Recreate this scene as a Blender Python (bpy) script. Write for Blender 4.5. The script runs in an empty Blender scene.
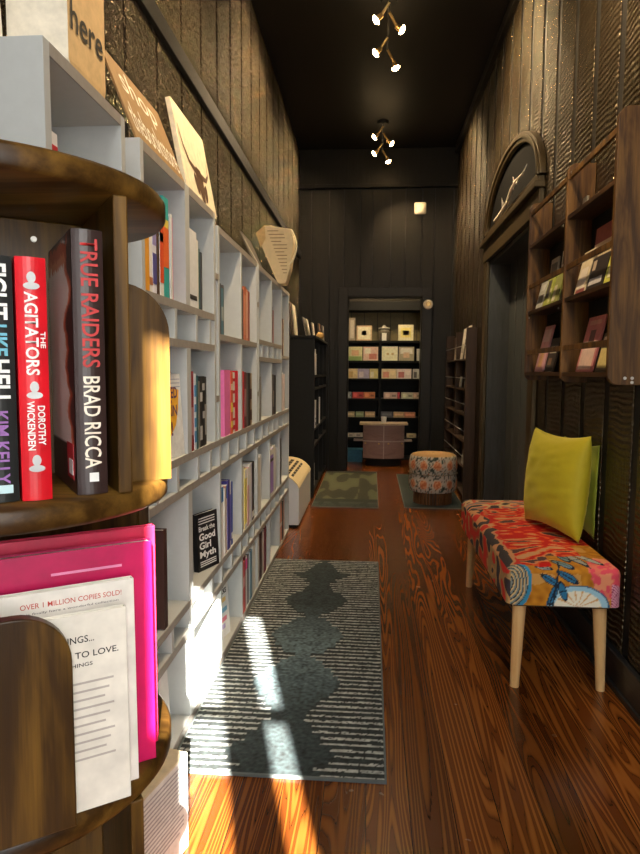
import bpy, bmesh, math, random
from mathutils import Vector, Matrix, noise
random.seed(7)
SC = bpy.context.scene
COL = SC.collection
PI = math.pi

# ------------------------------------------------------------ camera
CAM_Z = 1.2
cd = bpy.data.cameras.new('camera'); cam = bpy.data.objects.new('camera', cd); COL.objects.link(cam)
SC.camera = cam
cd.sensor_fit = 'HORIZONTAL'; cd.sensor_width = 36.0; cd.lens = 641.0 / 640.0 * 36.0
cd.clip_start = 0.02
_a, _p, _r = math.radians(4.5013), math.radians(5.0204), math.radians(0.35)
F = Vector((-math.sin(_a)*math.cos(_p), math.cos(_a)*math.cos(_p), -math.sin(_p)))
R0 = Vector((math.cos(_a), math.sin(_a), 0)); U0 = R0.cross(F)
R1 = R0*math.cos(_r) + U0*math.sin(_r); U1 = U0*math.cos(_r) - R0*math.sin(_r)
cam.matrix_world = Matrix(((R1.x, U1.x, -F.x, 0), (R1.y, U1.y, -F.y, 0), (R1.z, U1.z, -F.z, CAM_Z), (0, 0, 0, 1)))

# ------------------------------------------------------------ world, sun, exposure
W = bpy.data.worlds.new('world'); SC.world = W; W.use_nodes = True
bg = W.node_tree.nodes['Background']; bg.inputs[0].default_value = (0.9, 0.95, 1.0, 1); bg.inputs[1].default_value = 6.0
SC.view_settings.view_transform = 'Standard'; SC.view_settings.look = 'None'
SC.view_settings.gamma = 1; SC.view_settings.use_curve_mapping = False
SC.view_settings.exposure = 0.15
SUN_DIR = Vector((-0.262*math.cos(math.radians(27)), 0.965*math.cos(math.radians(27)), -math.sin(math.radians(27))))
sl = bpy.data.lights.new('sun', 'SUN'); sl.energy = 105; sl.color = (1.0, 0.93, 0.82); sl.angle = math.radians(0.6)
so = bpy.data.objects.new('sun', sl); COL.objects.link(so); so.rotation_euler = SUN_DIR.to_track_quat('-Z', 'Y').to_euler()
def area(name, loc, target, sx, sy, energy, color, spread=180):
    l = bpy.data.lights.new(name, 'AREA'); l.shape = 'RECTANGLE'; l.size = sx; l.size_y = sy
    l.energy = energy; l.color = color; l.spread = math.radians(spread)
    o = bpy.data.objects.new(name, l); COL.objects.link(o); o.location = loc
    o.rotation_euler = (Vector(target)-Vector(loc)).to_track_quat('-Z', 'Y').to_euler(); return o
area('window_daylight', (0.60, -0.93, 1.55), (-0.1, 3.0, 1.0), 0.65, 1.8, 30, (1.0, 0.97, 0.91))
area('added_high_fill', (0.10, -0.93, 3.05), (0.15, 2.6, 0.3), 1.5, 0.8, 48, (1.0, 0.96, 0.88))  # added soft fill to brighten floor and bench; no transom opening behind it
area('far_room_lamp', (0.2, 8.15, 2.42), (0.2, 8.4, 0.0), 0.9, 0.25, 14, (1.0, 0.76, 0.44))

# ------------------------------------------------------------ helpers
WM = {}
def W_(o): return WM.get(o.name, Matrix.Identity(4))
def adopt(c, p):
    c.parent = p; c.matrix_parent_inverse = W_(p).inverted()
def tag(o, label=None, cat=None, group=None, kind=None):
    if label: o['label'] = label
    if cat: o['category'] = cat
    if group: o['group'] = group
    if kind: o['kind'] = kind
    return o
def thing(name, label, cat, loc=(0, 0, 0), group=None):
    o = bpy.data.objects.new(name, None); COL.objects.link(o); o.location = loc
    o.empty_display_size = 0.05
    WM[o.name] = Matrix.Translation(loc); return tag(o, label, cat, group)

class MB:
    def __init__(s): s.v = []; s.f = []; s.m = []; s.sm = []
    def add(s, vs, fs, m=0, smooth=False, M=None):
        b = len(s.v)
        for v in vs:
            v = Vector(v)
            s.v.append(M @ v if M else v)
        for f in fs:
            s.f.append([b+i for i in f]); s.m.append(m); s.sm.append(smooth)
        return s
    def box(s, x0, x1, y0, y1, z0, z1, m=0, M=None):
        vs = [(x, y, z) for x in (x0, x1) for y in (y0, y1) for z in (z0, z1)]
        return s.add(vs, [(0, 1, 3, 2), (4, 6, 7, 5), (0, 4, 5, 1), (2, 3, 7, 6), (0, 2, 6, 4), (1, 5, 7, 3)], m, False, M)
    def prism(s, poly, a0, a1, axis='z', m=0, smooth=False, M=None):
        n = len(poly)
        def pt(p, a):
            return {'z': (p[0], p[1], a), 'y': (p[0], a, p[1]), 'x': (a, p[0], p[1])}[axis]
        vs = [pt(p, a0) for p in poly] + [pt(p, a1) for p in poly]
        s.add(vs, [tuple(range(n))[::-1], tuple(range(n, 2*n))], m, False, M)
        b = len(s.v)-2*n
        for i in range(n):
            j = (i+1) % n
            s.f.append([b+i, b+j, b+n+j, b+n+i]); s.m.append(m); s.sm.append(smooth)
        return s
    def cyl(s, p0, p1, r0, r1=None, seg=16, m=0, caps=True):
        r1 = r0 if r1 is None else r1
        p0 = Vector(p0); p1 = Vector(p1); d = (p1-p0).normalized()
        q = d.to_track_quat('Z', 'Y').to_matrix()
        vs = []
        for p, r in ((p0, r0), (p1, r1)):
            for i in range(seg):
                t = 2*PI*i/seg; vs.append(p + q @ Vector((r*math.cos(t), r*math.sin(t), 0)))
        fs = [(i, (i+1) % seg, seg+(i+1) % seg, seg+i) for i in range(seg)]
        s.add(vs, fs, m, True)
        if caps: s.add(vs, [tuple(range(seg))[::-1], tuple(range(seg, 2*seg))], m)
        return s
    def lathe(s, prof, c=(0, 0, 0), seg=32, m=0, M=None):
        n = len(prof); vs = []
        for i in range(seg):
            t = 2*PI*i/seg
            for r, z in prof: vs.append((c[0]+r*math.cos(t), c[1]+r*math.sin(t), c[2]+z))
        fs = []
        for i in range(seg):
            j = (i+1) % seg
            for k in range(n-1): fs.append((i*n+k, j*n+k, j*n+k+1, i*n+k+1))
        return s.add(vs, fs, m, True, M)
    def tube(s, path, r, seg=8, m=0):
        path = [Vector(p) for p in path]; vs = []; n = len(path)
        for i, p in enumerate(path):
            d = (path[min(i+1, n-1)]-path[max(i-1, 0)]).normalized()
            q = d.to_track_quat('Z', 'Y').to_matrix(); rr = r[i] if isinstance(r, (list, tuple)) else r
            for k in range(seg):
                t = 2*PI*k/seg; vs.append(p + q @ Vector((rr*math.cos(t), rr*math.sin(t), 0)))
        fs = [(i*seg+k, i*seg+(k+1) % seg, (i+1)*seg+(k+1) % seg, (i+1)*seg+k) for i in range(n-1) for k in range(seg)]
        fs2 = [tuple(range(seg))[::-1], tuple(range((n-1)*seg, n*seg))]
        s.add(vs, fs, m, True); 
        b = len(s.v)-n*seg
        for f in fs2: s.f.append([b+i for i in f]); s.m.append(m); s.sm.append(False)
        return s
    def build(s, name, mats, parent=None, bevel=0, recenter=None, seg=2):
        if not isinstance(mats, (list, tuple)): mats = [mats]
        c = Vector((0, 0, 0))
        if recenter is None: recenter = parent is None
        if recenter:
            xs = [v.x for v in s.v]; ys = [v.y for v in s.v]; zs = [v.z for v in s.v]
            c = Vector(((min(xs)+max(xs))/2, (min(ys)+max(ys))/2, min(zs)))
        me = bpy.data.meshes.new(name); me.from_pydata([v-c for v in s.v], [], s.f)
        for mm in mats: me.materials.append(mm)
        me.polygons.foreach_set('material_index', s.m); me.polygons.foreach_set('use_smooth', s.sm)
        bm = bmesh.new(); bm.from_mesh(me); bmesh.ops.recalc_face_normals(bm, faces=bm.faces); bm.to_mesh(me); bm.free()
        me.update()
        o = bpy.data.objects.new(name, me); COL.objects.link(o); o.location = c
        WM[o.name] = Matrix.Translation(c)
        if parent: adopt(o, parent)
        if bevel:
            b = o.modifiers.new('bevel', 'BEVEL'); b.width = bevel; b.segments = seg; b.limit_method = 'ANGLE'; b.angle_limit = 0.9
        return o
def frame(origin, u, v, w=(0, 0, 1)):
    u = Vector(u).normalized(); v = Vector(v).normalized(); w = Vector(w).normalized(); o = Vector(origin)
    return Matrix(((u.x, v.x, w.x, o.x), (u.y, v.y, w.y, o.y), (u.z, v.z, w.z, o.z), (0, 0, 0, 1)))
def text(body, origin, u, w, width, height, mat, parent, name='lettering', bold=0.0, lift=0.0008, label=None):
    """letters filling a width x height box, its lower left at origin; u = reading direction, w = letter up"""
    cu = bpy.data.curves.new('t', 'FONT'); cu.body = body; cu.extrude = 0.0; cu.offset = bold; cu.resolution_u = 3
    to = bpy.data.objects.new('t', cu); COL.objects.link(to)
    dg = bpy.context.evaluated_depsgraph_get(); me = bpy.data.meshes.new_from_object(to.evaluated_get(dg))
    bpy.data.objects.remove(to); bpy.data.curves.remove(cu)
    xs = [v.co.x for v in me.vertices]; ys = [v.co.y for v in me.vertices]
    x0, x1, y0, y1 = min(xs), max(xs), min(ys), max(ys)
    u = Vector(u).normalized(); w = Vector(w).normalized(); n = u.cross(w).normalized(); o0 = Vector(origin)
    for v in me.vertices:
        v.co = o0 + u*((v.co.x-x0)/(x1-x0)*width) + w*((v.co.y-y0)/(y1-y0)*height) + n*lift
    me.materials.clear(); me.materials.append(mat)
    me.name = name
    o = bpy.data.objects.new(name, me); COL.objects.link(o); WM[o.name] = Matrix.Identity(4)
    if parent: adopt(o, parent)
    return o
def paint(o, fn):
    """own colour of the cloth or print at every vertex (fn gets world-space coordinates)"""
    me = o.data; at = me.color_attributes.new('paint', 'FLOAT_COLOR', 'POINT'); c = o.location if o.parent is None else W_(o).translation
    buf = []
    for v in me.vertices:
        r, g, b = fn(v.co + c); buf += [r, g, b, 1.0]
    at.data.foreach_set('color', buf)
def grid_surface(mb, nu, nv, fn, m=0, smooth=True):
    vs = [fn(i/nu, j/nv) for j in range(nv+1) for i in range(nu+1)]
    fs = [(j*(nu+1)+i, j*(nu+1)+i+1, (j+1)*(nu+1)+i+1, (j+1)*(nu+1)+i) for j in range(nv) for i in range(nu)]
    return mb.add(vs, fs, m, smooth)

# ------------------------------------------------------------ materials
MC = {}
def nt(name):
    m = bpy.data.materials.new(name); m.use_nodes = True; t = m.node_tree
    return m, t, t.nodes['Principled BSDF']
def N(t, typ, **k):
    n = t.nodes.new(typ)
    for a, b in k.items(): setattr(n, a, b)
    return n
def coords(t, scale=(1, 1, 1), kind='Object'):
    tc = N(t, 'ShaderNodeTexCoord'); mp = N(t, 'ShaderNodeMapping'); mp.inputs['Scale'].default_value = scale
    t.links.new(tc.outputs[kind], mp.inputs[0]); return mp.outputs[0]
def ramp(t, fac, stops):
    r = N(t, 'ShaderNodeValToRGB'); el = r.color_ramp.elements
    el[0].position, el[0].color = stops[0][0], (*stops[0][1], 1)
    el[1].position, el[1].color = stops[-1][0], (*stops[-1][1], 1)
    for p, c in stops[1:-1]:
        e = el.new(p); e.color = (*c, 1)
    t.links.new(fac, r.inputs[0]); return r.outputs[0]
def noise_n(t, vec, scale, detail=4, rough=0.6, dist=0.0):
    n = N(t, 'ShaderNodeTexNoise'); n.inputs['Scale'].default_value = scale; n.inputs['Detail'].default_value = detail
    n.inputs['Roughness'].default_value = rough; n.inputs['Distortion'].default_value = dist
    t.links.new(vec, n.inputs['Vector']); return n.outputs['Fac']
def bump(t, b, h, strength, dist=0.01):
    n = N(t, 'ShaderNodeBump'); n.inputs['Strength'].default_value = strength; n.inputs['Distance'].default_value = dist
    t.links.new(h, n.inputs['Height']); t.links.new(n.outputs[0], b.inputs['Normal'])
def flat(c, rough=0.5, metal=0.0, spec=0.5, var=0.12):
    key = (tuple(round(x, 4) for x in c), rough, metal, spec, var)
    if key in MC: return MC[key]
    m, t, b = nt('surface_%d' % len(MC)); v = coords(t)
    f = noise_n(t, v, 35, 3)
    lo = tuple(x*(1-var) for x in c); hi = tuple(min(1, x*(1+var)) for x in c)
    t.links.new(ramp(t, f, [(0.3, lo), (0.7, hi)]), b.inputs['Base Color'])
    b.inputs['Roughness'].default_value = rough; b.inputs['Metallic'].default_value = metal
    b.inputs['Specular IOR Level'].default_value = spec
    MC[key] = m; return m
def attr_mat(name, rough=0.8, bscale=300, bstr=0.2, sheen=0.0, spec=0.5):
    m, t, b = nt(name); a = N(t, 'ShaderNodeAttribute'); a.attribute_name = 'paint'
    t.links.new(a.outputs['Color'], b.inputs['Base Color']); b.inputs['Roughness'].default_value = rough
    b.inputs['Sheen Weight'].default_value = sheen; b.inputs['Specular IOR Level'].default_value = spec
    bump(t, b, noise_n(t, coords(t), bscale, 2), bstr, 0.002); return m
def wood(name, dark, mid, light, axis='y', scale=1.0, rough=0.4, coat=0.0, ring=7.0):
    m, t, b = nt(name); s = {'x': (0.12, 1, 1), 'y': (1, 0.12, 1), 'z': (1, 1, 0.12)}[axis]
    v = coords(t, tuple(q*scale for q in s))
    big = noise_n(t, v, ring, 4, 0.55, 1.5)
    v2 = coords(t, tuple(q*scale*(1 if q == 1 else 0.3) for q in s))
    fine = noise_n(t, v2, 90, 4, 0.7)
    mx = N(t, 'ShaderNodeMath', operation='MULTIPLY_ADD'); t.links.new(fine, mx.inputs[0]); mx.inputs[1].default_value = 0.35; 
    t.links.new(big, mx.inputs[2])
    t.links.new(ramp(t, mx.outputs[0], [(0.42, dark), (0.62, mid), (0.85, light)]), b.inputs['Base Color'])
    b.inputs['Specular IOR Level'].default_value = 0.28; b.inputs['Roughness'].default_value = rough; b.inputs['Coat Weight'].default_value = coat; b.inputs['Coat Roughness'].default_value = 0.2
    bump(t, b, fine, 0.15, 0.002); return m

def siding_mat(name, base, rough, stretch, bs, spec=0.5, chev=0.0, dist=0.006, tint=(1.0, 0.9, 0.75), det=5):
    """glossy paint over rough-sawn vertical siding"""
    m, t, b = nt(name); v = coords(t, stretch)
    f = noise_n(t, v, 1.0, det, 0.6, 0.6)
    v2 = coords(t, (7, 7, 1.1)); g = noise_n(t, v2, 3.0, 3, 0.6, 2.0)
    t.links.new(ramp(t, g, [(0.3, tuple(x*0.75 for x in base)), (0.7, tuple(x*1.25 for x in base))]), b.inputs['Base Color'])
    b.inputs['Roughness'].default_value = rough; b.inputs['Specular IOR Level'].default_value = spec
    b.inputs['Specular Tint'].default_value = (*tint, 1)
    h = f
    if chev:
        # saw marks: fine curved ripples running across each board
        wv = N(t, 'ShaderNodeTexWave', wave_type='BANDS', bands_direction='Z'); wv.inputs['Scale'].default_value = 13
        wv.inputs['Distortion'].default_value = 7; wv.inputs['Detail'].default_value = 1.5; wv.inputs['Detail Scale'].default_value = 0.45
        t.links.new(coords(t, (1, 1, 1)), wv.inputs['Vector'])
        ad = N(t, 'ShaderNodeMath', operation='MULTIPLY_ADD'); t.links.new(wv.outputs['Fac'], ad.inputs[0]); ad.inputs[1].default_value = chev
        t.links.new(f, ad.inputs[2]); h = ad.outputs[0]
    bump(t, b, h, bs, dist); return m

M_wallL = siding_mat('dark_rough_siding', (0.010, 0.0065, 0.0035), 0.20, (58, 58, 40), 1.0, 1.0, dist=0.05, det=2, tint=(1.0, 0.78, 0.48))
M_wallR = siding_mat('dark_ribbed_boards', (0.016, 0.0105, 0.005), 0.27, (60, 60, 14), 1.0, 1.0, 0.32, dist=0.011, det=3, tint=(1.0, 0.80, 0.50))
M_wallF = siding_mat('dark_far_boards', (0.0065, 0.0058, 0.0045), 0.42, (30, 30, 3), 0.6, 0.25)
M_gap = flat((0.008, 0.007, 0.006), 0.6)
M_black = flat((0.006, 0.006, 0.0055), 0.6, spec=0.25, var=0.2)
M_ceil = flat((0.006, 0.005, 0.004), 0.6, spec=0.3)
M_trim = siding_mat('dark_trim', (0.007, 0.006, 0.005), 0.40, (40, 40, 5), 0.2, 0.28)
M_casing = siding_mat('bronze_casing', (0.035, 0.024, 0.011), 0.38, (30, 8, 30), 0.2, 0.7, tint=(1.0, 0.8, 0.5))
M_base = siding_mat('dark_baseboard', (0.014, 0.015, 0.017), 0.35, (30, 4, 30), 0.2, 0.6)
M_door = siding_mat('dark_door', (0.045, 0.052, 0.055), 0.45, (26, 26, 1.6), 0.5, 0.5)
M_lam = flat((0.50, 0.52, 0.515), 0.5, var=0.03)
M_band = flat((0.33, 0.305, 0.275), 0.5, var=0.08)
M_spin = wood('mango_wood', (0.008, 0.003, 0.001), (0.040, 0.018, 0.003), (0.17, 0.085, 0.012), 'z', 1.0, 0.36, 0.0, 12)
M_spinh = wood('mango_wood_disc', (0.010, 0.004, 0.001), (0.045, 0.020, 0.004), (0.15, 0.075, 0.014), 'x', 1.0, 0.36, 0.0, 12)
M_rack = wood('oak_rack', (0.016, 0.007, 0.002), (0.062, 0.027, 0.007), (0.19, 0.095, 0.025), 'z', 1.3, 0.42, 0.1, 10)
M_rackh = wood('oak_rack_shelf', (0.008, 0.003, 0.002), (0.028, 0.012, 0.005), (0.07, 0.032, 0.012), 'y', 1.3, 0.42, 0.1, 10)
M_dkwood = wood('brown_board', (0.016, 0.009, 0.005), (0.035, 0.019, 0.010), (0.06, 0.033, 0.018), 'z', 1.3, 0.5, 0, 10)
M_leg = wood('beech_leg', (0.50, 0.25, 0.09), (0.66, 0.38, 0.15), (0.74, 0.48, 0.22), 'z', 1.5, 0.45, 0, 9)
M_slat = wood('walnut_slats', (0.05, 0.018, 0.007), (0.14, 0.055, 0.02), (0.26, 0.12, 0.05), 'z', 1.5, 0.45, 0, 14)
M_steel = flat((0.6, 0.58, 0.55), 0.3, 0.9)
M_brass = flat((0.55, 0.36, 0.14), 0.35, 0.9)
M_paper = flat((0.80, 0.76, 0.66), 0.8, var=0.05)
M_white = flat((0.82, 0.82, 0.80), 0.55, var=0.03)
M_cream = flat((0.80, 0.70, 0.50), 0.6, var=0.05)
M_ink = flat((0.015, 0.014, 0.013), 0.6)
M_kraft = flat((0.50, 0.32, 0.15), 0.75, var=0.08)
M_blackink = flat((0.01, 0.01, 0.012), 0.45)

def emis(name, c, s):
    m, t, b = nt(name); b.inputs['Emission Color'].default_value = (*c, 1); b.inputs['Emission Strength'].default_value = s
    b.inputs['Base Color'].default_value = (*c, 1); return m
M_bulb = emis('warm_bulb', (1.0, 0.70, 0.34), 60)

def floor_mat():
    m, t, b = nt('pine_floor'); tc = N(t, 'ShaderNodeTexCoord'); sp = N(t, 'ShaderNodeSeparateXYZ')
    t.links.new(tc.outputs['Object'], sp.inputs[0])
    PW = 0.12
    dv = N(t, 'ShaderNodeMath', operation='DIVIDE'); t.links.new(sp.outputs[0], dv.inputs[0]); dv.inputs[1].default_value = PW
    fl = N(t, 'ShaderNodeMath', operation='FLOOR'); t.links.new(dv.outputs[0], fl.inputs[0])
    fr = N(t, 'ShaderNodeMath', operation='FRACT'); t.links.new(dv.outputs[0], fr.inputs[0])
    wn = N(t, 'ShaderNodeTexWhiteNoise', noise_dimensions='1D'); t.links.new(fl.outputs[0], wn.inputs['W'])
    # per-plank grain space
    oy = N(t, 'ShaderNodeMath', operation='MULTIPLY_ADD'); t.links.new(wn.outputs[0], oy.inputs[0]); oy.inputs[1].default_value = 17.0
    ys = N(t, 'ShaderNodeMath', operation='MULTIPLY'); t.links.new(sp.outputs[1], ys.inputs[0]); ys.inputs[1].default_value = 0.055
    t.links.new(ys.outputs[0], oy.inputs[2])
    cb = N(t, 'ShaderNodeCombineXYZ'); t.links.new(sp.outputs[0], cb.inputs[0]); t.links.new(oy.outputs[0], cb.inputs[1])
    t.links.new(fl.outputs[0], cb.inputs[2])
    # contour lines of a smooth field give the cathedral figure
    n1 = noise_n(t, cb.outputs[0], 7.5, 2.0, 0.42, 0.5)
    mu = N(t, 'ShaderNodeMath', operation='MULTIPLY'); t.links.new(n1, mu.inputs[0]); mu.inputs[1].default_value = 24.0
    m6 = N(t, 'ShaderNodeMath', operation='MULTIPLY'); t.links.new(mu.outputs[0], m6.inputs[0]); m6.inputs[1].default_value = 6.2832
    sn = N(t, 'ShaderNodeMath', operation='SINE'); t.links.new(m6.outputs[0], sn.inputs[0])
    f2 = N(t, 'ShaderNodeMath', operation='MULTIPLY_ADD'); t.links.new(sn.outputs[0], f2.inputs[0]); f2.inputs[1].default_value = 0.5; f2.inputs[2].default_value = 0.5
    fine = N(t, 'ShaderNodeMapping'); fine.inputs['Scale'].default_value = (1, 0.25, 1); t.links.new(cb.outputs[0], fine.inputs[0])
    n2 = noise_n(t, fine.outputs[0], 190, 3, 0.7)
    ad = N(t, 'ShaderNodeMath', operation='MULTIPLY_ADD'); t.links.new(n2, ad.inputs[0]); ad.inputs[1].default_value = 0.55; t.links.new(f2.outputs[0], ad.inputs[2])
    grain = ramp(t, ad.outputs[0], [(0.15, (0.25, 0.088, 0.016)), (0.55, (0.20, 0.064, 0.011)), (1.0, (0.115, 0.032, 0.006)), (1.4, (0.050, 0.013, 0.002))])
    tone = ramp(t, wn.outputs[0], [(0.0, (0.62, 0.55, 0.50)), (1.0, (1.25, 1.2, 1.15))])
    mx = N(t, 'ShaderNodeMix', data_type='RGBA', blend_type='MULTIPLY'); mx.inputs[0].default_value = 1
    t.links.new(grain, mx.inputs[6]); t.links.new(tone, mx.inputs[7])
    gp = N(t, 'ShaderNodeMath', operation='COMPARE'); t.links.new(fr.outputs[0], gp.inputs[0]); gp.inputs[1].default_value = 0.0; gp.inputs[2].default_value = 0.02
    m2 = N(t, 'ShaderNodeMix', data_type='RGBA'); t.links.new(gp.outputs[0], m2.inputs[0]); t.links.new(mx.outputs[2], m2.inputs[6]); m2.inputs[7].default_value = (0.01, 0.004, 0.002, 1)
    t.links.new(m2.outputs[2], b.inputs['Base Color'])
    b.inputs['Roughness'].default_value = 0.27; b.inputs['Specular IOR Level'].default_value = 0.45
    big = noise_n(t, tc.outputs['Object'], 9, 3)
    rr = N(t, 'ShaderNodeMapRange'); t.links.new(big, rr.inputs[0]); rr.inputs[3].default_value = 0.16; rr.inputs[4].default_value = 0.32
    t.links.new(rr.outputs[0], b.inputs['Roughness'])
    bump(t, b, n2, 0.10, 0.002); return m
M_floor = floor_mat()

# ------------------------------------------------------------ the room
XL, XR, YB, YF, ZC = -0.86, 0.97, -1.0, 7.70, 3.75
def struct(name, mb, mats, bevel=0, parent=None):
    o = mb.build(name, mats, parent, bevel, recenter=False)
    if parent is None: o['kind'] = 'structure'
    return o
struct('floor', MB().box(-1.6, 2.1, YB-0.1, 9.2, -0.05, 0.0), M_floor)
struct('ceiling', MB().box(XL-0.15, XR+0.2, YB-0.1, YF+0.1, ZC, ZC+0.06), M_ceil)
# left wall: wide rough-sawn boards with narrow grooves
mb = MB().box(XL-0.12, XL-0.012, YB-0.1, YF, 0, ZC, 1)
y = YB
gl = [2.257+0.337*k for k in range(-10, 17)]
for a, b in zip(gl[:-1], gl[1:]):
    a2, b2 = max(a+0.013, YB-0.05), min(b-0.013, YF)
    if b2 > a2: mb.box(XL-0.014, XL, a2, b2, 0, ZC)
struct('wall_left', mb, [M_wallL, M_gap], 0.003)
struct('trim_1', MB().box(XL, XL+0.022, YB, YF, 2.52, 2.60), M_black, 0.003)
# right wall: boards with dark gaps; a doorway between y 3.95 and 5.42
DY0, DY1, DZ = 3.92, 5.44, 2.10
mb = MB().box(XR-0.004, XR+0.13, YB-0.1, DY0, 0, ZC, 1).box(XR-0.004, XR+0.13, DY1, YF, 0, ZC, 1).box(XR-0.004, XR+0.13, DY0, DY1, DZ, ZC, 1)
gr = [3.30+0.300*k for k in range(-15, 16)]
for a, b in zip(gr[:-1], gr[1:]):
    a2, b2 = max(a+0.031, YB-0.05), min(b-0.031, YF)
    if b2 <= a2: continue
    if b2 <= DY0 or a2 >= DY1: mb.box(XR-0.012, XR-0.003, a2, b2, 0, ZC)
    else:
        mb.box(XR-0.012, XR-0.003, a2, b2, DZ, ZC)
        if a2 < DY0: mb.box(XR-0.012, XR-0.003, a2, DY0, 0, DZ)
        if b2 > DY1: mb.box(XR-0.012, XR-0.003, DY1, b2, 0, DZ)
struct('wall_right', mb, [M_wallR, M_gap], 0.006)
struct('baseboard_right', MB().box(XR-0.036, XR-0.0125, YB, DY0-0.13, 0, 0.14).box(XR-0.045, XR-0.0125, YB, DY0-0.13, 0, 0.025), M_base, 0.003)
struct('baseboard_left', MB().box(XL, XL+0.015, 4.66, YF, 0, 0.12), M_base, 0.003)
# crown strip on right wall top
struct('trim_2', MB().box(XR-0.05, XR-0.0125, YB, YF-0.1, ZC-0.09, ZC), M_trim, 0.004)
# far wall with doorway
FX0, FX1, FZ = -0.285, 0.590, 2.07
mb = MB().box(XL-0.12, FX0, YF, YF+0.12, 0, ZC, 1).box(FX1, XR+0.13, YF, YF+0.12, 0, ZC, 1).box(FX0, FX1, YF, YF+0.12, FZ, ZC, 1)
x = XL
k = 0
while x < XR:
    w = [0.145, 0.21, 0.17, 0.19][k % 4]; a, b = x+0.005, min(x+w, XR)-0.005
    z0 = 0
    if b > FX0 and a < FX1:
        if a < FX0: mb.box(a, FX0, YF-0.012, YF, 0, FZ)
        if b > FX1: mb.box(FX1, b, YF-0.012, YF, 0, FZ)
        z0 = FZ
    mb.box(a, b, YF-0.012, YF, z0, 3.34)
    x += w; k += 1
mb.box(XL, XR, YF-0.05, YF, 3.34, ZC).box(XL, XR, YF-0.075, YF, 3.31, 3.35)
struct('wall_far', mb, [M_wallF, M_gap], 0.003)
# near wall behind the camera: glazed door openings let in the sun
P1 = (0.222, 0.36); P2 = (0.487, 0.572); ZT = 2.13
mb = MB().box(XL-0.12, P1[0], YB-0.06, YB, 0, ZC).box(P1[1], P2[0], YB-0.06, YB, 0, ZC).box(P2[1], XR+0.13, YB-0.06, YB, 0, ZC)
for p in (P1, P2):
    mb.box(p[0], p[1], YB-0.06, YB, ZT, ZC).box(p[0], p[1], YB-0.06, YB, 0, 0.15).box(p[0], p[1], YB-0.04, YB-0.01, 1.64, 1.685)
struct('wall_near', mb, M_wallF)
# doorway casing on far wall
d = MB().box(FX0-0.11, FX0, YF-0.035, YF-0.0125, 0, FZ+0.11).box(FX1, FX1+0.11, YF-0.035, YF-0.0125, 0, FZ+0.11).box(FX0, FX1, YF-0.035, YF-0.0125, FZ, FZ+0.11)
d.box(FX0, FX0+0.012, YF-0.02, YF+0.12, 0, FZ).box(FX1-0.012, FX1, YF-0.02, YF+0.12, 0, FZ).box(FX0, FX1, YF-0.02, YF+0.12, FZ-0.012, FZ)
struct('trim_3', d, M_trim, 0.004)
# far room
mb = MB().box(-1.3, -1.2, YF+0.12, 9.1, 0, 2.6).box(1.9, 2.0, YF+0.12, 9.1, 0, 2.6).box(-1.3, 2.0, 9.0, 9.1, 0, 2.6).box(-1.3, 2.0, YF+0.12, 9.1, 2.6, 2.66)
mb.box(-1.3, XL-0.12, YF+0.1, YF+0.14, 0, 2.6).box(XR+0.13, 2.0, YF+0.1, YF+0.14, 0, 2.6)
struct('wall_back', mb, flat((0.05, 0.04, 0.025), 0.6))

# doorway on the right wall: recess, door, casing, header ledge
XD = XR+0.16
d = MB().box(XD, XD+0.04, DY0, DY1, 0, DZ)
for k in range(6):
    a = DY0+0.02+k*(DY1-DY0-0.04)/6; d.box(XD-0.008, XD+0.002, a+0.006, a+(DY1-DY0-0.04)/6-0.006, 0.02, DZ-0.02)
struct('door_1', d, M_door, 0.003)
dk = MB().cyl((XD-0.008, 4.1, 1.0), (XD-0.05, 4.1, 1.0), 0.01).lathe([(0.0, -0.026), (0.02, -0.018), (0.026, 0), (0.02, 0.018), (0, 0.026)], (XD-0.065, 4.1, 1.0), 16)
dh = dk.build('door_handle', M_brass, None, recenter=False); adopt(dh, bpy.data.objects['door_1'])
j = MB().box(XR-0.012, XD+0.04, DY1-0.03, DY1, 0, DZ).box(XR-0.012, XD+0.04, DY0, DY0+0.03, 0, DZ).box(XR-0.012, XD+0.04, DY0+0.03, DY1-0.03, DZ-0.03, DZ)
struct('trim_4', j, M_door, 0.003)
c = MB().box(XR-0.04, XR-0.0125, DY1, DY1+0.12, 0, DZ).box(XR-0.04, XR-0.0125, DY0-0.12, DY0, 0, DZ)
c.box(XR-0.045, XR-0.0125, DY0-0.14, DY1+0.14, DZ, DZ+0.13)
c.box(XR-0.075, XR-0.0125, DY0-0.16, DY1+0.16, DZ+0.13, DZ+0.165).box(XR-0.05, XR-0.0125, DY0-0.14, DY1+0.14, DZ+0.165, DZ+0.20)
struct('trim_5', c, M_casing, 0.005)
# arched fanlight over it
AY, AZ, AR, AH = 4.62, 2.305, 0.80, 0.375
w = MB()
arc = [(AY+AR*math.cos(t), AZ+AH*math.sin(t)) for t in [PI*i/40 for i in range(41)]]
w.prism(arc, XR-0.022, XR-0.0125, 'x')
win = struct('window_1', w, flat((0.003, 0.003, 0.003), 0.9, spec=0.1))
fr = MB()
def arch_ring(r0y, r0z, r1y, r1z, x0, x1, mbx):
    n = 40; vs = []
    for i in range(n+1):
        t = PI*i/n
        for (ry, rz) in ((r0y, r0z), (r1y, r1z)):
            for xx in (x0, x1): vs.append((xx, AY+ry*math.cos(t), AZ+rz*math.sin(t)))
    fs = []
    for i in range(n):
        a = 4*i; b = a+4
        fs += [(a, b, b+1, a+1), (a+2, a+3, b+3, b+2), (a, a+2, b+2, b), (a+1, b+1, b+3, a+3)]
    fs += [(0, 1, 3, 2), (4*n, 4*n+2, 4*n+3, 4*n+1)]
    mbx.add(vs, fs, 0, True)
arch_ring(AR-0.005, AH-0.004, AR+0.06, AH+0.06, XR-0.05, XR-0.0125, fr)
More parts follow.
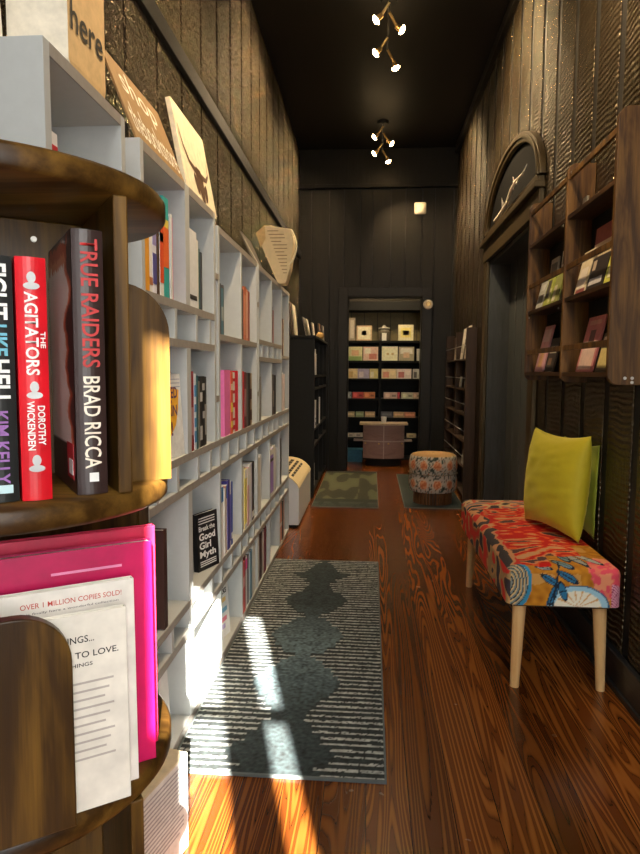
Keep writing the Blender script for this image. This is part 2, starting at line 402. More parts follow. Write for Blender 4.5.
arch_ring(AR+0.02, AH+0.02, AR+0.045, AH+0.045, XR-0.062, XR-0.045, fr)
fr.box(XR-0.045, XR-0.022, AY-AR, AY+AR, AZ-0.002, AZ+0.02)
o = fr.build('window_frame', M_casing, None, 0.002, recenter=False); adopt(o, win)

# antler lying on the ledge
ZL = DZ+0.20
an = MB(); AS = 0.62
bx = XR-0.070
def br(p, r): an.tube([(bx+q[2] if len(q) > 2 else bx, q[0], ZL+0.002+q[1]*AS) for q in p], [k_*0.7 for k_ in r], 8)
br([(4.95, 0.015, .0), (4.80, 0.02, .0), (4.66, 0.035, .0), (4.52, 0.06, .0), (4.36, 0.12, -.01), (4.22, 0.15, -.01), (4.08, 0.15, 0.0), (3.98, 0.19, 0)], [0.016, .017, .017, .016, .014, .012, .009, .003])
br([(4.66, 0.03, 0), (4.62, 0.09, -.01), (4.66, 0.16, -.01)], [0.014, .010, .003])
br([(4.52, 0.06, 0), (4.46, 0.02, -.02), (4.40, 0.012, -.03)], [0.013, .010, .004])
br([(4.36, 0.12, 0), (4.33, 0.19, 0), (4.36, 0.25, 0)], [0.012, .008, .003])
br([(4.22, 0.15, 0), (4.16, 0.10, -.02), (4.1, 0.06, -.03)], [0.011, .008, .003])
o = an.build('antler', flat((0.72, 0.64, 0.52), 0.5)); tag(o, 'pale branching antler lying on the ledge under the arched window', 'antler')

# ------------------------------------------------------------ lights on the ceiling
def track(yc, heads, label, power):
    t = thing('track_light', label, 'ceiling light', (0.09, yc, ZC), group=None)
    MB().cyl((0.09, yc, ZC), (0.09, yc, ZC-0.03), 0.06, 0.055, 24).build('canopy', M_black, t)
    MB().cyl((0.09, yc, ZC-0.03), (0.09, yc, ZC-0.16), 0.006, seg=10).build('stem', M_steel, t)
    MB().box(0.083, 0.097, yc-0.42, yc+0.42, ZC-0.172, ZC-0.158).build('rail', M_black, t, 0.002)
    for (hy, side, dy) in heads:
        base = Vector((0.09, hy, ZC-0.165)); tip = Vector((0.09+side*0.055, hy+dy, ZC-0.235))
        h = MB().cyl(base, tip, 0.009, 0.009, 12)
        dr = (tip-base).normalized(); aim = Vector((side*0.8, dy*0.5, -0.62 if side < 0 else (-0.50 if dy < 0.055 else -2.4))).normalized()
        h.cyl(tip-aim*0.01, tip+aim*0.035, 0.014, 0.022, 16)
        ho = h.build('spot_head', M_brass, t)
        c0 = tip+aim*0.036
        q = aim.to_track_quat('Z', 'Y').to_matrix().to_4x4(); Mx = Matrix.Translation(c0) @ q
        MB().lathe([(0, 0.022), (0.016, 0.018), (0.028, 0.008), (0.031, 0.0), (0.024, -0.003), (0, -0.003)], (0, 0, 0), 20, 0, Mx).build('bulb', M_bulb, ho)
        l = bpy.data.lights.new('spot_lamp', 'SPOT'); l.energy = power; l.color = (1.0, 0.73, 0.42); l.spot_size = math.radians(118 if side < 0 else 112); l.spot_blend = 0.8; l.shadow_soft_size = 0.03
        lo = bpy.data.objects.new('spot_lamp', l); COL.objects.link(lo); lo.location = c0+aim*0.05
        lo.rotation_euler = aim.to_track_quat('-Z', 'Y').to_euler(); 
TP = 140
track(4.66, [(4.40, -1, 0.03), (4.52, 1, 0.05), (4.84, -1, 0.03), (5.02, 1, 0.06)], 'four-headed spot rail on the ceiling nearest the top of the view', TP)
track(6.85, [(6.52, -1, 0.03), (6.70, 1, 0.05), (7.00, -1, 0.03), (7.20, 1, 0.06)], 'four-headed spot rail on the ceiling close to the far wall', 130)
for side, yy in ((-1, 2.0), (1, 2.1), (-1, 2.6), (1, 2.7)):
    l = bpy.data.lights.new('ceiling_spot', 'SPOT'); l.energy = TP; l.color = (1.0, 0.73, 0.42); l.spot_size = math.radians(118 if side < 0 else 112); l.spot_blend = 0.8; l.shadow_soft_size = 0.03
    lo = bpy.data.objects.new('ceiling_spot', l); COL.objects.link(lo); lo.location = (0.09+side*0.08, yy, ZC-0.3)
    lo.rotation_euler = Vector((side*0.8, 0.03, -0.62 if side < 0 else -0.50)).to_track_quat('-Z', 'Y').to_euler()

# thermostat and door bell on far wall
t = thing('wall_sensor', 'small square cream box high on the far wall', 'sensor', (0.54, YF-0.012, 3.01))
MB().box(0.475, 0.612, YF-0.045, YF-0.012, 3.01, 3.145).build('housing', M_cream, t, 0.02, seg=4)
MB().box(0.505, 0.582, YF-0.050, YF-0.044, 3.04, 3.115).build('face_plate', flat((0.86, 0.78, 0.58), 0.4), t, 0.012, seg=3)
t = thing('wall_bell', 'small round cream wall bell at upper right of the far doorway', 'bell', (0.655, YF-0.035, 1.95))
MB().cyl((0.655, YF-0.035, 1.98), (0.655, YF-0.075, 1.98), 0.058, 0.05, 28).build('dome', flat((0.70, 0.60, 0.42), 0.4), t, 0.006)
MB().cyl((0.655, YF-0.075, 1.98), (0.655, YF-0.083, 1.98), 0.03, 0.025, 24).build('centre_cap', M_brass, t)
MB().box(0.60, 0.71, YF-0.06, YF-0.035, 2.035, 2.055).build('bracket', M_black, t)

# ------------------------------------------------------------ grey bookcase along the left wall
BX0, BX1 = XL+0.002, -0.595
T = 0.024
def board_h(name, t, y0, y1, z, x0=BX0):
    mb = MB().box(x0, BX1-0.003, y0, y1, z-T, z).box(BX1-0.003, BX1, y0, y1, z-T, z, 1)
    return mb.build(name, [M_lam, M_band], t)
def board_v(name, t, y, z0, z1, x0=BX0, w=T):
    return MB().box(x0, BX1, y, y+w, z0, z1).build(name, M_lam, t, 0.001)
FL = [0.335, 0.43, 0.82, 0.925]
# A, nearest
t = thing('bookcase', 'nearest grey bookcase unit, partly hidden behind the round wooden bookstand', 'bookcase', (-0.73, 1.36, 0))
ya, yb = 1.163, 1.549
board_v('side_panel', t, ya, 0, 1.797); board_v('side_panel', t, yb-T, 0, 1.797)
for z in [0.03]+FL+[1.295, 1.41, 1.797]: board_h('shelf' if z < 1.7 else 'top_panel', t, ya+T, yb-T, z)
MB().box(BX0, BX0+0.008, ya+T, yb-T, 0.03, 1.775).build('back_panel', M_lam, t)
for z0, z1 in ((0.335, 0.406), (0.82, 0.901), (1.295, 1.386)): board_v('divider', t, 1.355, z0, z1)
# B + C: the long run
t = thing('bookcase', 'long run of grey cubby bookcase units along the left wall', 'bookcase', (-0.73, 3.15, 0))
YA, YZ = 1.65, 4.655
MB().box(BX0, BX0+0.008, YA+T, YZ-T, 0.03, 1.73).build('back_panel', M_lam, t)
board_v('side_panel', t, YA, 0, 1.79); board_v('side_panel', t, YZ-T, 0, 1.755)
for z in [0.03]+FL: board_h('shelf', t, YA+T, YZ-T, z)
# upper blocks
for y0, y1 in ((1.65+T, 2.046), (2.094, 2.420)):
    board_h('top_panel', t, y0, y1, 1.79)
    for z in (1.41, 1.295): board_h('shelf', t, y0, y1, z)
board_v('stile', t, 2.046, 0.925, 1.271, w=2*T); board_v('stile', t, 2.046, 1.41, 1.79, w=2*T); board_h('shelf', t, 2.046, 2.094, 1.41); board_h('shelf', t, 2.046, 2.094, 1.295)
board_v('stile', t, 2.420, 0.925, 1.79)
for y in (1.73, 1.925, 2.16, 2.345): board_v('divider', t, y, 1.295, 1.386)
board_v('stile', t, 2.487, 0.925, 1.755)
for y0, y1, z in ((2.444, 2.487, 1.57), (2.444, 2.487, 1.10), (3.349, 3.382, 1.555), (3.349, 3.382, 1.088)): board_h('gap_shelf', t, y0, y1, z)
board_h('top_panel', t, 2.505, 3.331, 1.755); board_h('shelf', t, 2.505, 3.331, 1.342)
board_v('stile', t, 2.925, 0.925, 1.318); board_v('stile', t, 2.925, 1.342, 1.731)
board_v('stile', t, 3.331, 0.925, 1.755); board_v('stile', t, 3.382, 0.925, 1.755)
board_h('top_panel', t, 3.40, 4.255, 1.755); board_h('shelf', t, 3.40, 4.255, 1.365); board_h('shelf', t, 3.40, 4.255, 1.272)
board_v('stile', t, 3.83, 0.925, 1.248); board_v('stile', t, 3.83, 1.365, 1.731)
for y in (3.51, 3.70, 3.89, 4.08): board_v('divider', t, y, 1.272, 1.341)
board_v('stile', t, 4.255, 0.925, 1.755); board_h('top_panel', t, 4.273, YZ-T, 1.755); board_h('shelf', t, 4.273, YZ-T, 1.30)
# small rows and lower cells
ROW = [1.73, 1.925, 2.165, 2.337, 2.49, 2.644, 2.846, 3.04, 3.246, 3.50, 3.70, 3.89, 4.09, 4.33, 4.49]
for y in ROW: board_v('divider', t, y, 0.82, 0.901)
for y in [q-0.0 for q in (1.85, 2.05, 2.2, 2.35, 2.51, 2.70, 2.895, 3.06, 3.23, 3.41, 3.60, 3.77, 3.96, 4.145, 4.39)]: board_v('divider', t, y, 0.335, 0.406)
for y in (2.045, 2.50, 2.93, 3.35, 3.77, 4.19):
    w = 2*T if y == 2.045 else T; y += 0.012*(y == 2.045)
    board_v('stile', t, y-T/2, 0.43, 0.796, w=w); board_v('stile', t, y-T/2, 0.03, 0.311, w=w)

# ------------------------------------------------------------ books in the grey bookcase
def small_book(y0, th, z0, h, color, band=None, label='', group=None, x=-0.615, depth=0.16, accent=None, lean=0.0, name='book', rot=None):
    """spine faces +x; th along y"""
    M = frame((x, y0, z0+0.0005), (0, 1, 0), (-1, 0, 0))
    if lean:
        M = M @ Matrix.Rotation(lean, 4, Vector((0, 1, 0)))
    if rot is not None: M = rot
    mb = MB(); c = 0.0022
    mb.box(0, th, 0, 0.003, 0, h, 0, M)                              # spine
    mb.box(0, c, 0.003, depth, 0, h, 0, M).box(th-c, th, 0.003, depth, 0, h, 0, M)
    mb.box(c, th-c, 0.003, depth-0.004, 0.003, h-0.004, 1, M)       # pages
    mats = [flat(color, 0.45, var=0.06), M_paper]
    if band:
        for (a, b, col) in band:
            mats.append(flat(col, 0.45, var=0.06)); mb.box(0.0004, th-0.0004, -0.0007, 0.001, a*h, b*h, len(mats)-1, M)
    o = mb.build(name, mats); tag(o, label, 'book', group); return o
WH = (0.80, 0.80, 0.77); BKc = (0.02, 0.02, 0.022); RED = (0.55, 0.02, 0.03); DRED = (0.20, 0.02, 0.025); PNK = (0.85, 0.16, 0.42)
TEAL = (0.05, 0.42, 0.40); ORG = (0.85, 0.38, 0.04); BLU = (0.04, 0.10, 0.50); PUR = (0.30, 0.20, 0.62); YEL = (0.85, 0.66, 0.10)
cells = {}
def row(z0, y0, place, group, items):
    """items: (th, h, colour, desc, bands) or a number for a gap"""
    y = y0
    for it in items:
        if isinstance(it, (int, float)): y += it; continue
        th, h, col, desc = it[:4]; bands = it[4] if len(it) > 4 else None
        small_book(y, th, z0, h, col, bands, '%s, %s' % (desc, place), group, x=-0.598-0.006*random.random(), depth=0.14+0.03*random.random())
        y += th+0.001
mixt = [(0.12, 0.5, (0.10, 0.09, 0.3)), (0.6, 0.9, (0.35, 0.30, 0.6))]
row(1.41, 1.679, 'top cell of the second bookcase column', 'books in the top left cell', [
    (0.040, 0.215, ORG, 'orange paperback standing first'), (0.030, 0.205, (0.85, 0.82, 0.80), 'thin white paperback beside the orange one', [(0.1, 0.2, (0.5, 0.2, 0.1))]),
    (0.030, 0.22, (0.82, 0.80, 0.88), 'white book with purple spine lettering', mixt), (0.016, 0.20, (0.09, 0.05, 0.03), 'thin dark brown book'), 0.004,
    (0.032, 0.245, (0.85, 0.84, 0.80), 'white book with yellow top and orange block', [(0.15, 0.9, (0.80, 0.10, 0.03)), (0.9, 0.99, YEL), (0.62, 0.72, WH)]),
    (0.048, 0.285, TEAL, 'tall teal book', [(0.30, 0.70, (0.85, 0.16, 0.04)), (0.70, 0.78, YEL)]),
    (0.008, 0.24, (0.02, 0.06, 0.06), 'very thin dark book against the teal one'), 0.01,
    (0.016, 0.25, WH, 'slim white book'), (0.014, 0.245, (0.80, 0.25, 0.42), 'slim pink book')])
row(1.41, 2.085, 'top cell of the third bookcase column', 'books in the top right cell', [
    0.03, (0.085, 0.255, (0.78, 0.80, 0.83), 'thick white boxed book', [(0.1, 0.16, (0.05, 0.05, 0.05))]), (0.030, 0.235, WH, 'white paperback beside the thick boxed one'),
    (0.014, 0.21, (0.03, 0.10, 0.09), 'thin dark green book'), (0.014, 0.20, (0.06, 0.06, 0.06), 'thin black book')])
row(1.342, 2.525, 'upper cell just past the long case gap', 'books in the upper cells', [
    (0.028, 0.20, (0.05, 0.06, 0.07), 'dark grey book'), (0.034, 0.185, (0.10, 0.22, 0.28), 'slate blue book', [(0.3, 0.6, (0.4, 0.45, 0.45))]), (0.02, 0.20, (0.12, 0.10, 0.09), 'dark brown book')])
row(1.342, 2.965, 'upper cell beside the copper books', 'books in the upper cells', [
    (0.045, 0.235, BKc, 'black book'), (0.055, 0.25, (0.55, 0.16, 0.08), 'copper red book', [(0.1, 0.85, (0.70, 0.28, 0.16))]),
    (0.05, 0.245, (0.75, 0.35, 0.22), 'salmon copper book', [(0.05, 0.95, (0.85, 0.55, 0.42))]), (0.04, 0.24, (0.35, 0.08, 0.05), 'brick red book')])
row(1.365, 3.86, 'upper cell below the paper bag', 'books in the upper cells', [(0.03, 0.22, (0.10, 0.03, 0.03), 'dark maroon book'), (0.03, 0.22, (0.04, 0.03, 0.03), 'black book'), (0.02, 0.2, (0.30, 0.10, 0.08), 'thin russet book')])
row(1.30, 4.29, 'upper cell of the last column', 'books in the upper cells', [(0.035, 0.30, (0.85, 0.80, 0.70), 'tall cream book'), 0.03, (0.05, 0.25, (0.14, 0.07, 0.04), 'brown book'), (0.03, 0.25, (0.75, 0.68, 0.55), 'thin cream book')])
row(0.925, 2.090, 'middle cell with the dark red and blue-striped books', 'books in the middle cells', [
    0.012, (0.040, 0.270, (0.28, 0.02, 0.02), 'dark red book', [(0.2, 0.55, (0.5, 0.25, 0.25))]),
    (0.024, 0.262, (0.75, 0.80, 0.86), 'white book with blue speckled spine', [(0.1, 0.25, (0.1, 0.3, 0.6)), (0.3, 0.42, (0.1, 0.3, 0.6)), (0.5, 0.6, (0.1, 0.3, 0.6)), (0.7, 0.85, (0.1, 0.3, 0.6))]),
    (0.022, 0.255, (0.03, 0.12, 0.14), 'dark teal book'), (0.016, 0.24, (0.78, 0.77, 0.72), 'thin cream book'), (0.020, 0.235, (0.25, 0.22, 0.17), 'khaki book'),
    (0.03, 0.25, (0.03, 0.03, 0.03), 'black book with grey photo spine', [(0.1, 0.3, (0.5, 0.5, 0.5)), (0.65, 0.78, (0.6, 0.6, 0.6))]),
    (0.03, 0.252, (0.02, 0.02, 0.02), 'black paperback', [(0.4, 0.5, (0.4, 0.4, 0.4)), (0.8, 0.9, (0.5, 0.5, 0.5))]), (0.03, 0.25, (0.05, 0.05, 0.05), 'charcoal book', [(0.15, 0.6, (0.35, 0.35, 0.33))])])
row(0.925, 2.525, 'cell of pink and red books', 'pink and red books', [
    0.078, (0.110, 0.275, (0.88, 0.20, 0.50), 'thick bright pink book'), (0.040, 0.27, (0.75, 0.12, 0.05), 'orange-red patterned book', [(0.1, 0.2, YEL), (0.35, 0.5, YEL), (0.7, 0.8, (0.9, 0.7, 0.5))]),
    (0.058, 0.265, (0.85, 0.80, 0.74), 'white book with red speckles', [(0.05, 0.12, RED), (0.2, 0.24, RED), (0.42, 0.5, RED), (0.65, 0.7, RED), (0.85, 0.9, RED)]),
    (0.070, 0.272, (0.75, 0.01, 0.03), 'thick bright red book')])
row(0.925, 2.955, 'cell to the right of the thick red book', 'pink and red books', [
    (0.055, 0.27, (0.62, 0.01, 0.02), 'red hardback'), (0.045, 0.265, (0.16, 0.04, 0.04), 'maroon book', [(0.2, 0.7, (0.4, 0.2, 0.2))]), (0.05, 0.262, (0.12, 0.12, 0.13), 'dark grey book'),
    (0.045, 0.262, (0.02, 0.015, 0.015), 'black book'), (0.05, 0.26, (0.35, 0.25, 0.16), 'tan spotted book', [(0.1, 0.3, (0.1, 0.05, 0.04)), (0.5, 0.7, (0.1, 0.05, 0.04))])])
row(0.925, 3.41, 'middle cell past the narrow gap column', 'books in the middle cells', [(0.04, 0.23, (0.08, 0.08, 0.08), 'dark grey book', [(0.3, 0.7, (0.3, 0.3, 0.3))]), (0.03, 0.24, (0.25, 0.23, 0.20), 'taupe book')])
row(0.925, 3.86, 'middle cell of dark books', 'books in the middle cells', [(0.06, 0.25, (0.03, 0.025, 0.025), 'black book'), (0.05, 0.25, (0.12, 0.09, 0.07), 'dark brown book', [(0.2, 0.6, (0.3, 0.25, 0.2))]), (0.06, 0.245, (0.02, 0.02, 0.02), 'thick black book')])
row(0.925, 4.29, 'middle cell of the last column', 'books in the middle cells', [(0.05, 0.25, (0.50, 0.25, 0.22), 'dusty pink book'), (0.06, 0.26, (0.80, 0.78, 0.75), 'white book'), (0.05, 0.25, (0.7, 0.55, 0.5), 'pale rose book')])
row(0.43, 1.80, 'lower cell behind the round bookstand', 'books in the lower cells', [(0.03, 0.30, (0.06, 0.025, 0.02), 'dark brown book'), ])
row(0.43, 2.53, 'lower cell of blue books', 'blue and white books', [
    (0.045, 0.295, (0.82, 0.80, 0.78), 'white book with a blue top', [(0.78, 0.99, (0.02, 0.16, 0.45))]), (0.022, 0.28, (0.80, 0.78, 0.76), 'thin white book'),
    (0.022, 0.285, (0.5, 0.25, 0.2), 'thin brick book'), (0.030, 0.285, (0.82, 0.80, 0.80), 'white book with a blue cap', [(0.8, 0.99, (0.02, 0.16, 0.45))]),
    (0.042, 0.30, (0.06, 0.05, 0.28), 'indigo book'), (0.024, 0.29, (0.82, 0.82, 0.86), 'white and lilac book', [(0.1, 0.8, (0.2, 0.2, 0.6))]), (0.04, 0.28, BLU, 'royal blue book', [(0.1, 0.2, WH)])])
row(0.43, 2.955, 'lower cell with the yellow book', 'blue and white books', [
    0.015, (0.045, 0.31, (0.78, 0.77, 0.70), 'white book with green tinge'), (0.062, 0.29, (0.85, 0.72, 0.20), 'yellow and white book', [(0.0, 0.08, WH), (0.85, 1.0, WH)]),
    (0.045, 0.29, (0.75, 0.45, 0.50), 'pink book', [(0.7, 0.99, WH)]), (0.04, 0.30, WH, 'white book'), (0.035, 0.30, (0.65, 0.63, 0.75), 'lavender grey book'), (0.065, 0.30, (0.015, 0.015, 0.02), 'thick black book', [(0.05, 0.15, WH)])])
row(0.43, 3.375, 'lower cell right of the thick black book', 'blue and white books', [(0.05, 0.30, (0.78, 0.74, 0.66), 'cream book'), (0.05, 0.31, WH, 'white book')])
row(0.43, 3.79, 'lower cell with the purple book', 'blue and white books', [(0.13, 0.29, (0.36, 0.24, 0.66), 'thick purple book', [(0.88, 1.0, (0.82, 0.80, 0.78)), (0.74, 0.80, BKc), (0.0, 0.08, WH)]), (0.09, 0.30, WH, 'thick white book'), (0.04, 0.28, (0.6, 0.6, 0.6), 'grey book')])
row(0.43, 4.21, 'lower cell of the last column', 'blue and white books', [(0.08, 0.31, BKc, 'black book'), (0.03, 0.30, (0.5, 0.45, 0.4), 'grey brown book')])
row(0.03, 2.10, 'bottom cell in the sun', 'books in the bottom cells', [(0.025, 0.14, (0.05, 0.45, 0.50), 'small teal booklet'), (0.03, 0.13, (0.80, 0.82, 0.80), 'small white booklet'), (0.03, 0.135, (0.75, 0.55, 0.15), 'small mustard booklet'), (0.03, 0.13, (0.5, 0.4, 0.25), 'small tan booklet')])
row(0.03, 2.955, 'bottom cell with the pink-topped book', 'books in the bottom cells', [(0.055, 0.25, (0.55, 0.06, 0.06), 'red book', [(0.5, 0.7, (0.7, 0.3, 0.3))]), (0.025, 0.265, (0.15, 0.02, 0.03), 'thin maroon book'), (0.04, 0.255, (0.80, 0.80, 0.82), 'white book', [(0.75, 0.95, (0.85, 0.1, 0.45))]), (0.035, 0.25, (0.04, 0.05, 0.10), 'navy book'),
    (0.035, 0.26, (0.80, 0.84, 0.86), 'pale white book'), (0.055, 0.25, (0.15, 0.28, 0.38), 'slate blue book'), (0.05, 0.26, WH, 'glossy white book'), (0.04, 0.26, (0.8, 0.78, 0.7), 'ivory book')])
row(0.03, 3.375, 'bottom cell of dark red books', 'books in the bottom cells', [(0.04, 0.27, WH, 'thin white book'), (0.10, 0.265, (0.04, 0.012, 0.015), 'thick dark plum book'), (0.04, 0.27, (0.5, 0.5, 0.5), 'grey book'), (0.03, 0.26, (0.6, 0.55, 0.5), 'beige book'), (0.06, 0.265, (0.15, 0.02, 0.035), 'wine red book')])
row(0.03, 4.21, 'bottom cell of the last column', 'books in the bottom cells', [(0.11, 0.27, (0.65, 0.33, 0.25), 'salmon book', [(0.4, 0.5, WH)]), (0.06, 0.26, BKc, 'black book'), (0.06, 0.26, (0.7, 0.5, 0.45), 'pale pink book')])
row(1.41, 1.20, 'just above the round disc in the nearest unit', None, [(0.025, 0.235, (0.82, 0.80, 0.78), 'white book with a red edge', [(0.0, 0.9, RED)])])
row(1.295, 1.675, 'small cubby beside the round wooden disc', None, [(0.045, 0.085, (0.65, 0.02, 0.03), 'small red book')])

# face-out books
def face_book(name, p0, p1, z0, h, th, cover, label, lean=0.0, spine=None, parts=None):
    """front cover spans p0 -> p1 (xy), normal to the right of that direction; leans back by lean radians"""
    p0 = Vector((*p0, z0)); u = (Vector((*p1, z0))-p0); wd = u.length; u.normalize(); n = Vector((u.y, -u.x, 0))
    w = (Vector((0, 0, 1))*math.cos(lean) - n*math.sin(lean)).normalized(); nn = u.cross(w).normalized()
    t = thing(name, label, 'book', tuple(p0+u*wd/2))
    M = frame(p0, u, -nn, w); c = 0.0018
    cv = MB().box(0, wd, 0, c, 0, h, 0, M).box(0, wd, th-c, th, 0, h, 0, M).box(0, c, c, th-c, 0, h, 1, M)
    cv = cv.build('cover', [cover, spine or cover], t)
    MB().box(c, wd-0.004, c, th-c, 0.003, h-0.003, 0, M).build('page_block', M_paper, t)
    return t, cv, p0, u, w, wd
# orange and white children's book
t, cv, p0, u, w, wd = face_book('book', (-0.622, 1.850), (-0.602, 2.036), 0.926, 0.262, 0.014, flat((0.80, 0.80, 0.78), 0.45), 'white face-out book with orange shape and purple capital letters', 0.06)
nn = u.cross(w)
mb = MB(); pts = [(0.0, 0.06), (0.05, 0.045), (0.09, 0.07), (0.13, 0.10), (0.155, 0.15), (0.17, 0.21), (0.10, 0.225), (0.06, 0.235), (0.0, 0.238)]
mb.add([p0+u*(a)+w*b+nn*0.0006 for a, b in pts], [tuple(range(len(pts)))]); mb.build('printed_shape', flat((0.90, 0.45, 0.03), 0.5), cv)
Mp = flat((0.10, 0.03, 0.12), 0.5)
text('SAVED', p0+u*0.03+w*0.185, u, w, 0.125, 0.036, Mp, cv, bold=0.02, lift=0.0012); text('PLAIN', p0+u*0.03+w*0.130, u, w, 0.115, 0.034, Mp, cv, bold=0.02, lift=0.0012)
text('and', p0+u*0.07+w*0.170, u, w, 0.04, 0.01, Mp, cv, bold=0.01, lift=0.0012)
text('O!', p0+u*0.035+w*0.068, u, w, 0.07, 0.045, Mp, cv, bold=0.02, lift=0.0012)
for k in range(3): MB().add([p0+u*a+w*b+nn*0.001 for a, b in ((0.09, 0.246-k*0.012), (0.18, 0.246-k*0.012), (0.18, 0.2435-k*0.012), (0.09, 0.2435-k*0.012))], [(0, 1, 2, 3)]).build('print_line', flat((0.35, 0.38, 0.5), 0.5), cv)
# Break the Good Girl Myth
t, cv, p0, u, w, wd = face_book('book', (-0.642, 2.335), (-0.594, 2.463), 0.4320, 0.22, 0.022, M_blackink, 'black face-out book titled Break the Good Girl Myth in white letters', 0.05)
text('Break the', p0+u*0.012+w*0.152, u, w, 0.105, 0.020, M_white, cv, bold=0.02)
text('Good', p0+u*0.012+w*0.116, u, w, 0.105, 0.028, M_white, cv, bold=0.03)
text('Girl', p0+u*0.012+w*0.082, u, w, 0.075, 0.028, M_white, cv, bold=0.03)
text('Myth', p0+u*0.012+w*0.042, u, w, 0.105, 0.033, M_white, cv, bold=0.03)
nn = u.cross(w)
for zz in (0.032, 0.024, 0.016, 0.20, 0.19, 0.18): MB().add([p0+u*a+w*b+nn*0.001 for a, b in ((0.012, zz), (0.118, zz), (0.118, zz+0.004), (0.012, zz+0.004))], [(0, 1, 2, 3)]).build('print_line', M_white, cv)
# the small white face-out book lower
t, cv, p0, u, w, wd = face_book('book', (-0.640, 2.60), (-0.615, 2.75), 0.031, 0.26, 0.012, M_white, 'white face-out book with rainbow printing in the bottom cell', 0.06)
nn = u.cross(w)
text('Snacks', p0+u*0.02+w*0.19, u, w, 0.11, 0.035, M_ink, cv, bold=0.02)
for col, zz, aa, bb in (((0.85, 0.6, 0.2), 0.155, 0.03, 0.12), ((0.2, 0.5, 0.7), 0.11, 0.05, 0.13), ((0.8, 0.2, 0.3), 0.07, 0.04, 0.12), ((0.5, 0.4, 0.7), 0.04, 0.04, 0.10)):
    MB().add([p0+u*a+w*b+nn*0.001 for a, b in ((aa, zz), (bb, zz), (bb, zz+0.02), (aa, zz+0.022))], [(0, 1, 2, 3)]).build('print_patch', flat(col, 0.5), cv)
t, cv, p0, u, w, wd = face_book('book', (-0.640, 1.73), (-0.615, 1.90), 0.031, 0.24, 0.012, M_white, 'white face-out book with pink and blue swirl beside the round bookstand', 0.06)
nn = u.cross(w)
for col, ca, cb_, ra in (((0.8, 0.25, 0.3), 0.05, 0.17, 0.022), ((0.3, 0.7, 0.5), 0.09, 0.185, 0.018), ((0.1, 0.35, 0.65), 0.09, 0.12, 0.035), ((0.82, 0.8, 0.8), 0.085, 0.115, 0.018)):
    MB().add([p0+u*(ca+ra*math.cos(k*PI/8))+w*(cb_+ra*math.sin(k*PI/8)*1.1)+nn*(0.001+0.0004*(ra < 0.02)) for k in range(16)], [tuple(range(16))]).build('printed_disc', flat(col, 0.5), cv)

# ------------------------------------------------------------ things on top of the bookcase
# kraft bag with lettering
t = thing('paper_bag', 'cream and kraft paper bag with black lettering on top of the nearest bookcase unit', 'bag', (-0.74, 1.45, 1.786))
a0 = [(-0.765, 1.345), (-0.650, 1.380), (-0.645, 1.560), (-0.765, 1.56)]
b0 = [(-0.745, 1.400), (-0.655, 1.465), (-0.650, 1.545), (-0.745, 1.545)]
mb = MB(); z0, z1, z2 = 1.798, 1.86, 2.22
vs = [(*p, z0) for p in b0]+[(*p, z1) for p in a0]+[(*p, z2) for p in a0]
mb.add(vs, [(3, 2, 1, 0)], 1)
for k in range(4):
    j = (k+1) % 4
    mb.add(vs, [(k, j, 4+j, 4+k)], 1 if k else 0); mb.add(vs, [(4+k, 4+j, 8+j, 8+k)], 0 if k == 0 else 1)
pb = mb.build('bag_body', [flat((0.80, 0.74, 0.62), 0.8), flat((0.62, 0.42, 0.20), 0.75)], t)
text('is', (-0.6488, 1.395, 2.015), (0.005, 0.18, 0), (0, 0, 1), 0.05, 0.06, M_ink, pb, bold=0.01)
text('here', (-0.6488, 1.390, 1.925), (0.005, 0.18, 0), (0, 0, 1), 0.155, 0.065, M_ink, pb, bold=0.01)
text('book', (-0.6488, 1.455, 2.075), (0.005, 0.18, 0), (0, 0, 1), 0.10, 0.055, M_ink, pb, bold=0.01)
# white tote, crumpled
mb = MB()
def tote(uv, v):
    a = 2*PI*uv; r = 0.052+0.008*math.sin(5*a+3*v); return (-0.795+r*1.1*math.cos(a), 1.245+r*1.1*math.sin(a)+0.010*math.sin(7*v), 1.799+0.34*v*(1-0.03*math.sin(3*a)))
grid_surface(mb, 36, 14, tote)
mb.add([tote(i/36, 0) for i in range(36)], [tuple(range(36))])
tag(mb.build('cloth_bag', flat((0.80, 0.80, 0.80), 0.85)), 'crumpled white cloth bag in the top left corner beside the lettered bag', 'bag')
# brown lettered sign
def lean_board(y0, y1, xb, zb, xt, zt, th):
    u = Vector((0, 1, 0)); w = Vector((xt-xb, 0, zt-zb)); h = w.length; w.normalize(); n = u.cross(w)
    return frame((xb, y0, zb), u, -n, w), u, w, n, h, y1-y0
Mx, u, w, n, h, wd = lean_board(1.675, 2.125, -0.610, 1.7935, -0.705, 2.035, 0.006)
t = thing('lettered_sign', 'brown board with white hand lettering leaning on top of the bookcase', 'sign', (-0.61, 1.9, 1.7865))
sb = MB().box(0, wd, 0, 0.006, 0, h, 0, Mx).build('board', flat((0.27, 0.16, 0.06), 0.7), t, 0.0015)
O = Mx @ Vector((0, 0, 0)); Mw = flat((0.80, 0.76, 0.66), 0.6)
text('shop', O+u*0.07+w*0.145, u, w, 0.29, 0.095, Mw, sb, bold=0.0); text('thebookstore', O+u*0.03+w*0.040, u, w, 0.40, 0.090, Mw, sb, bold=0.0)
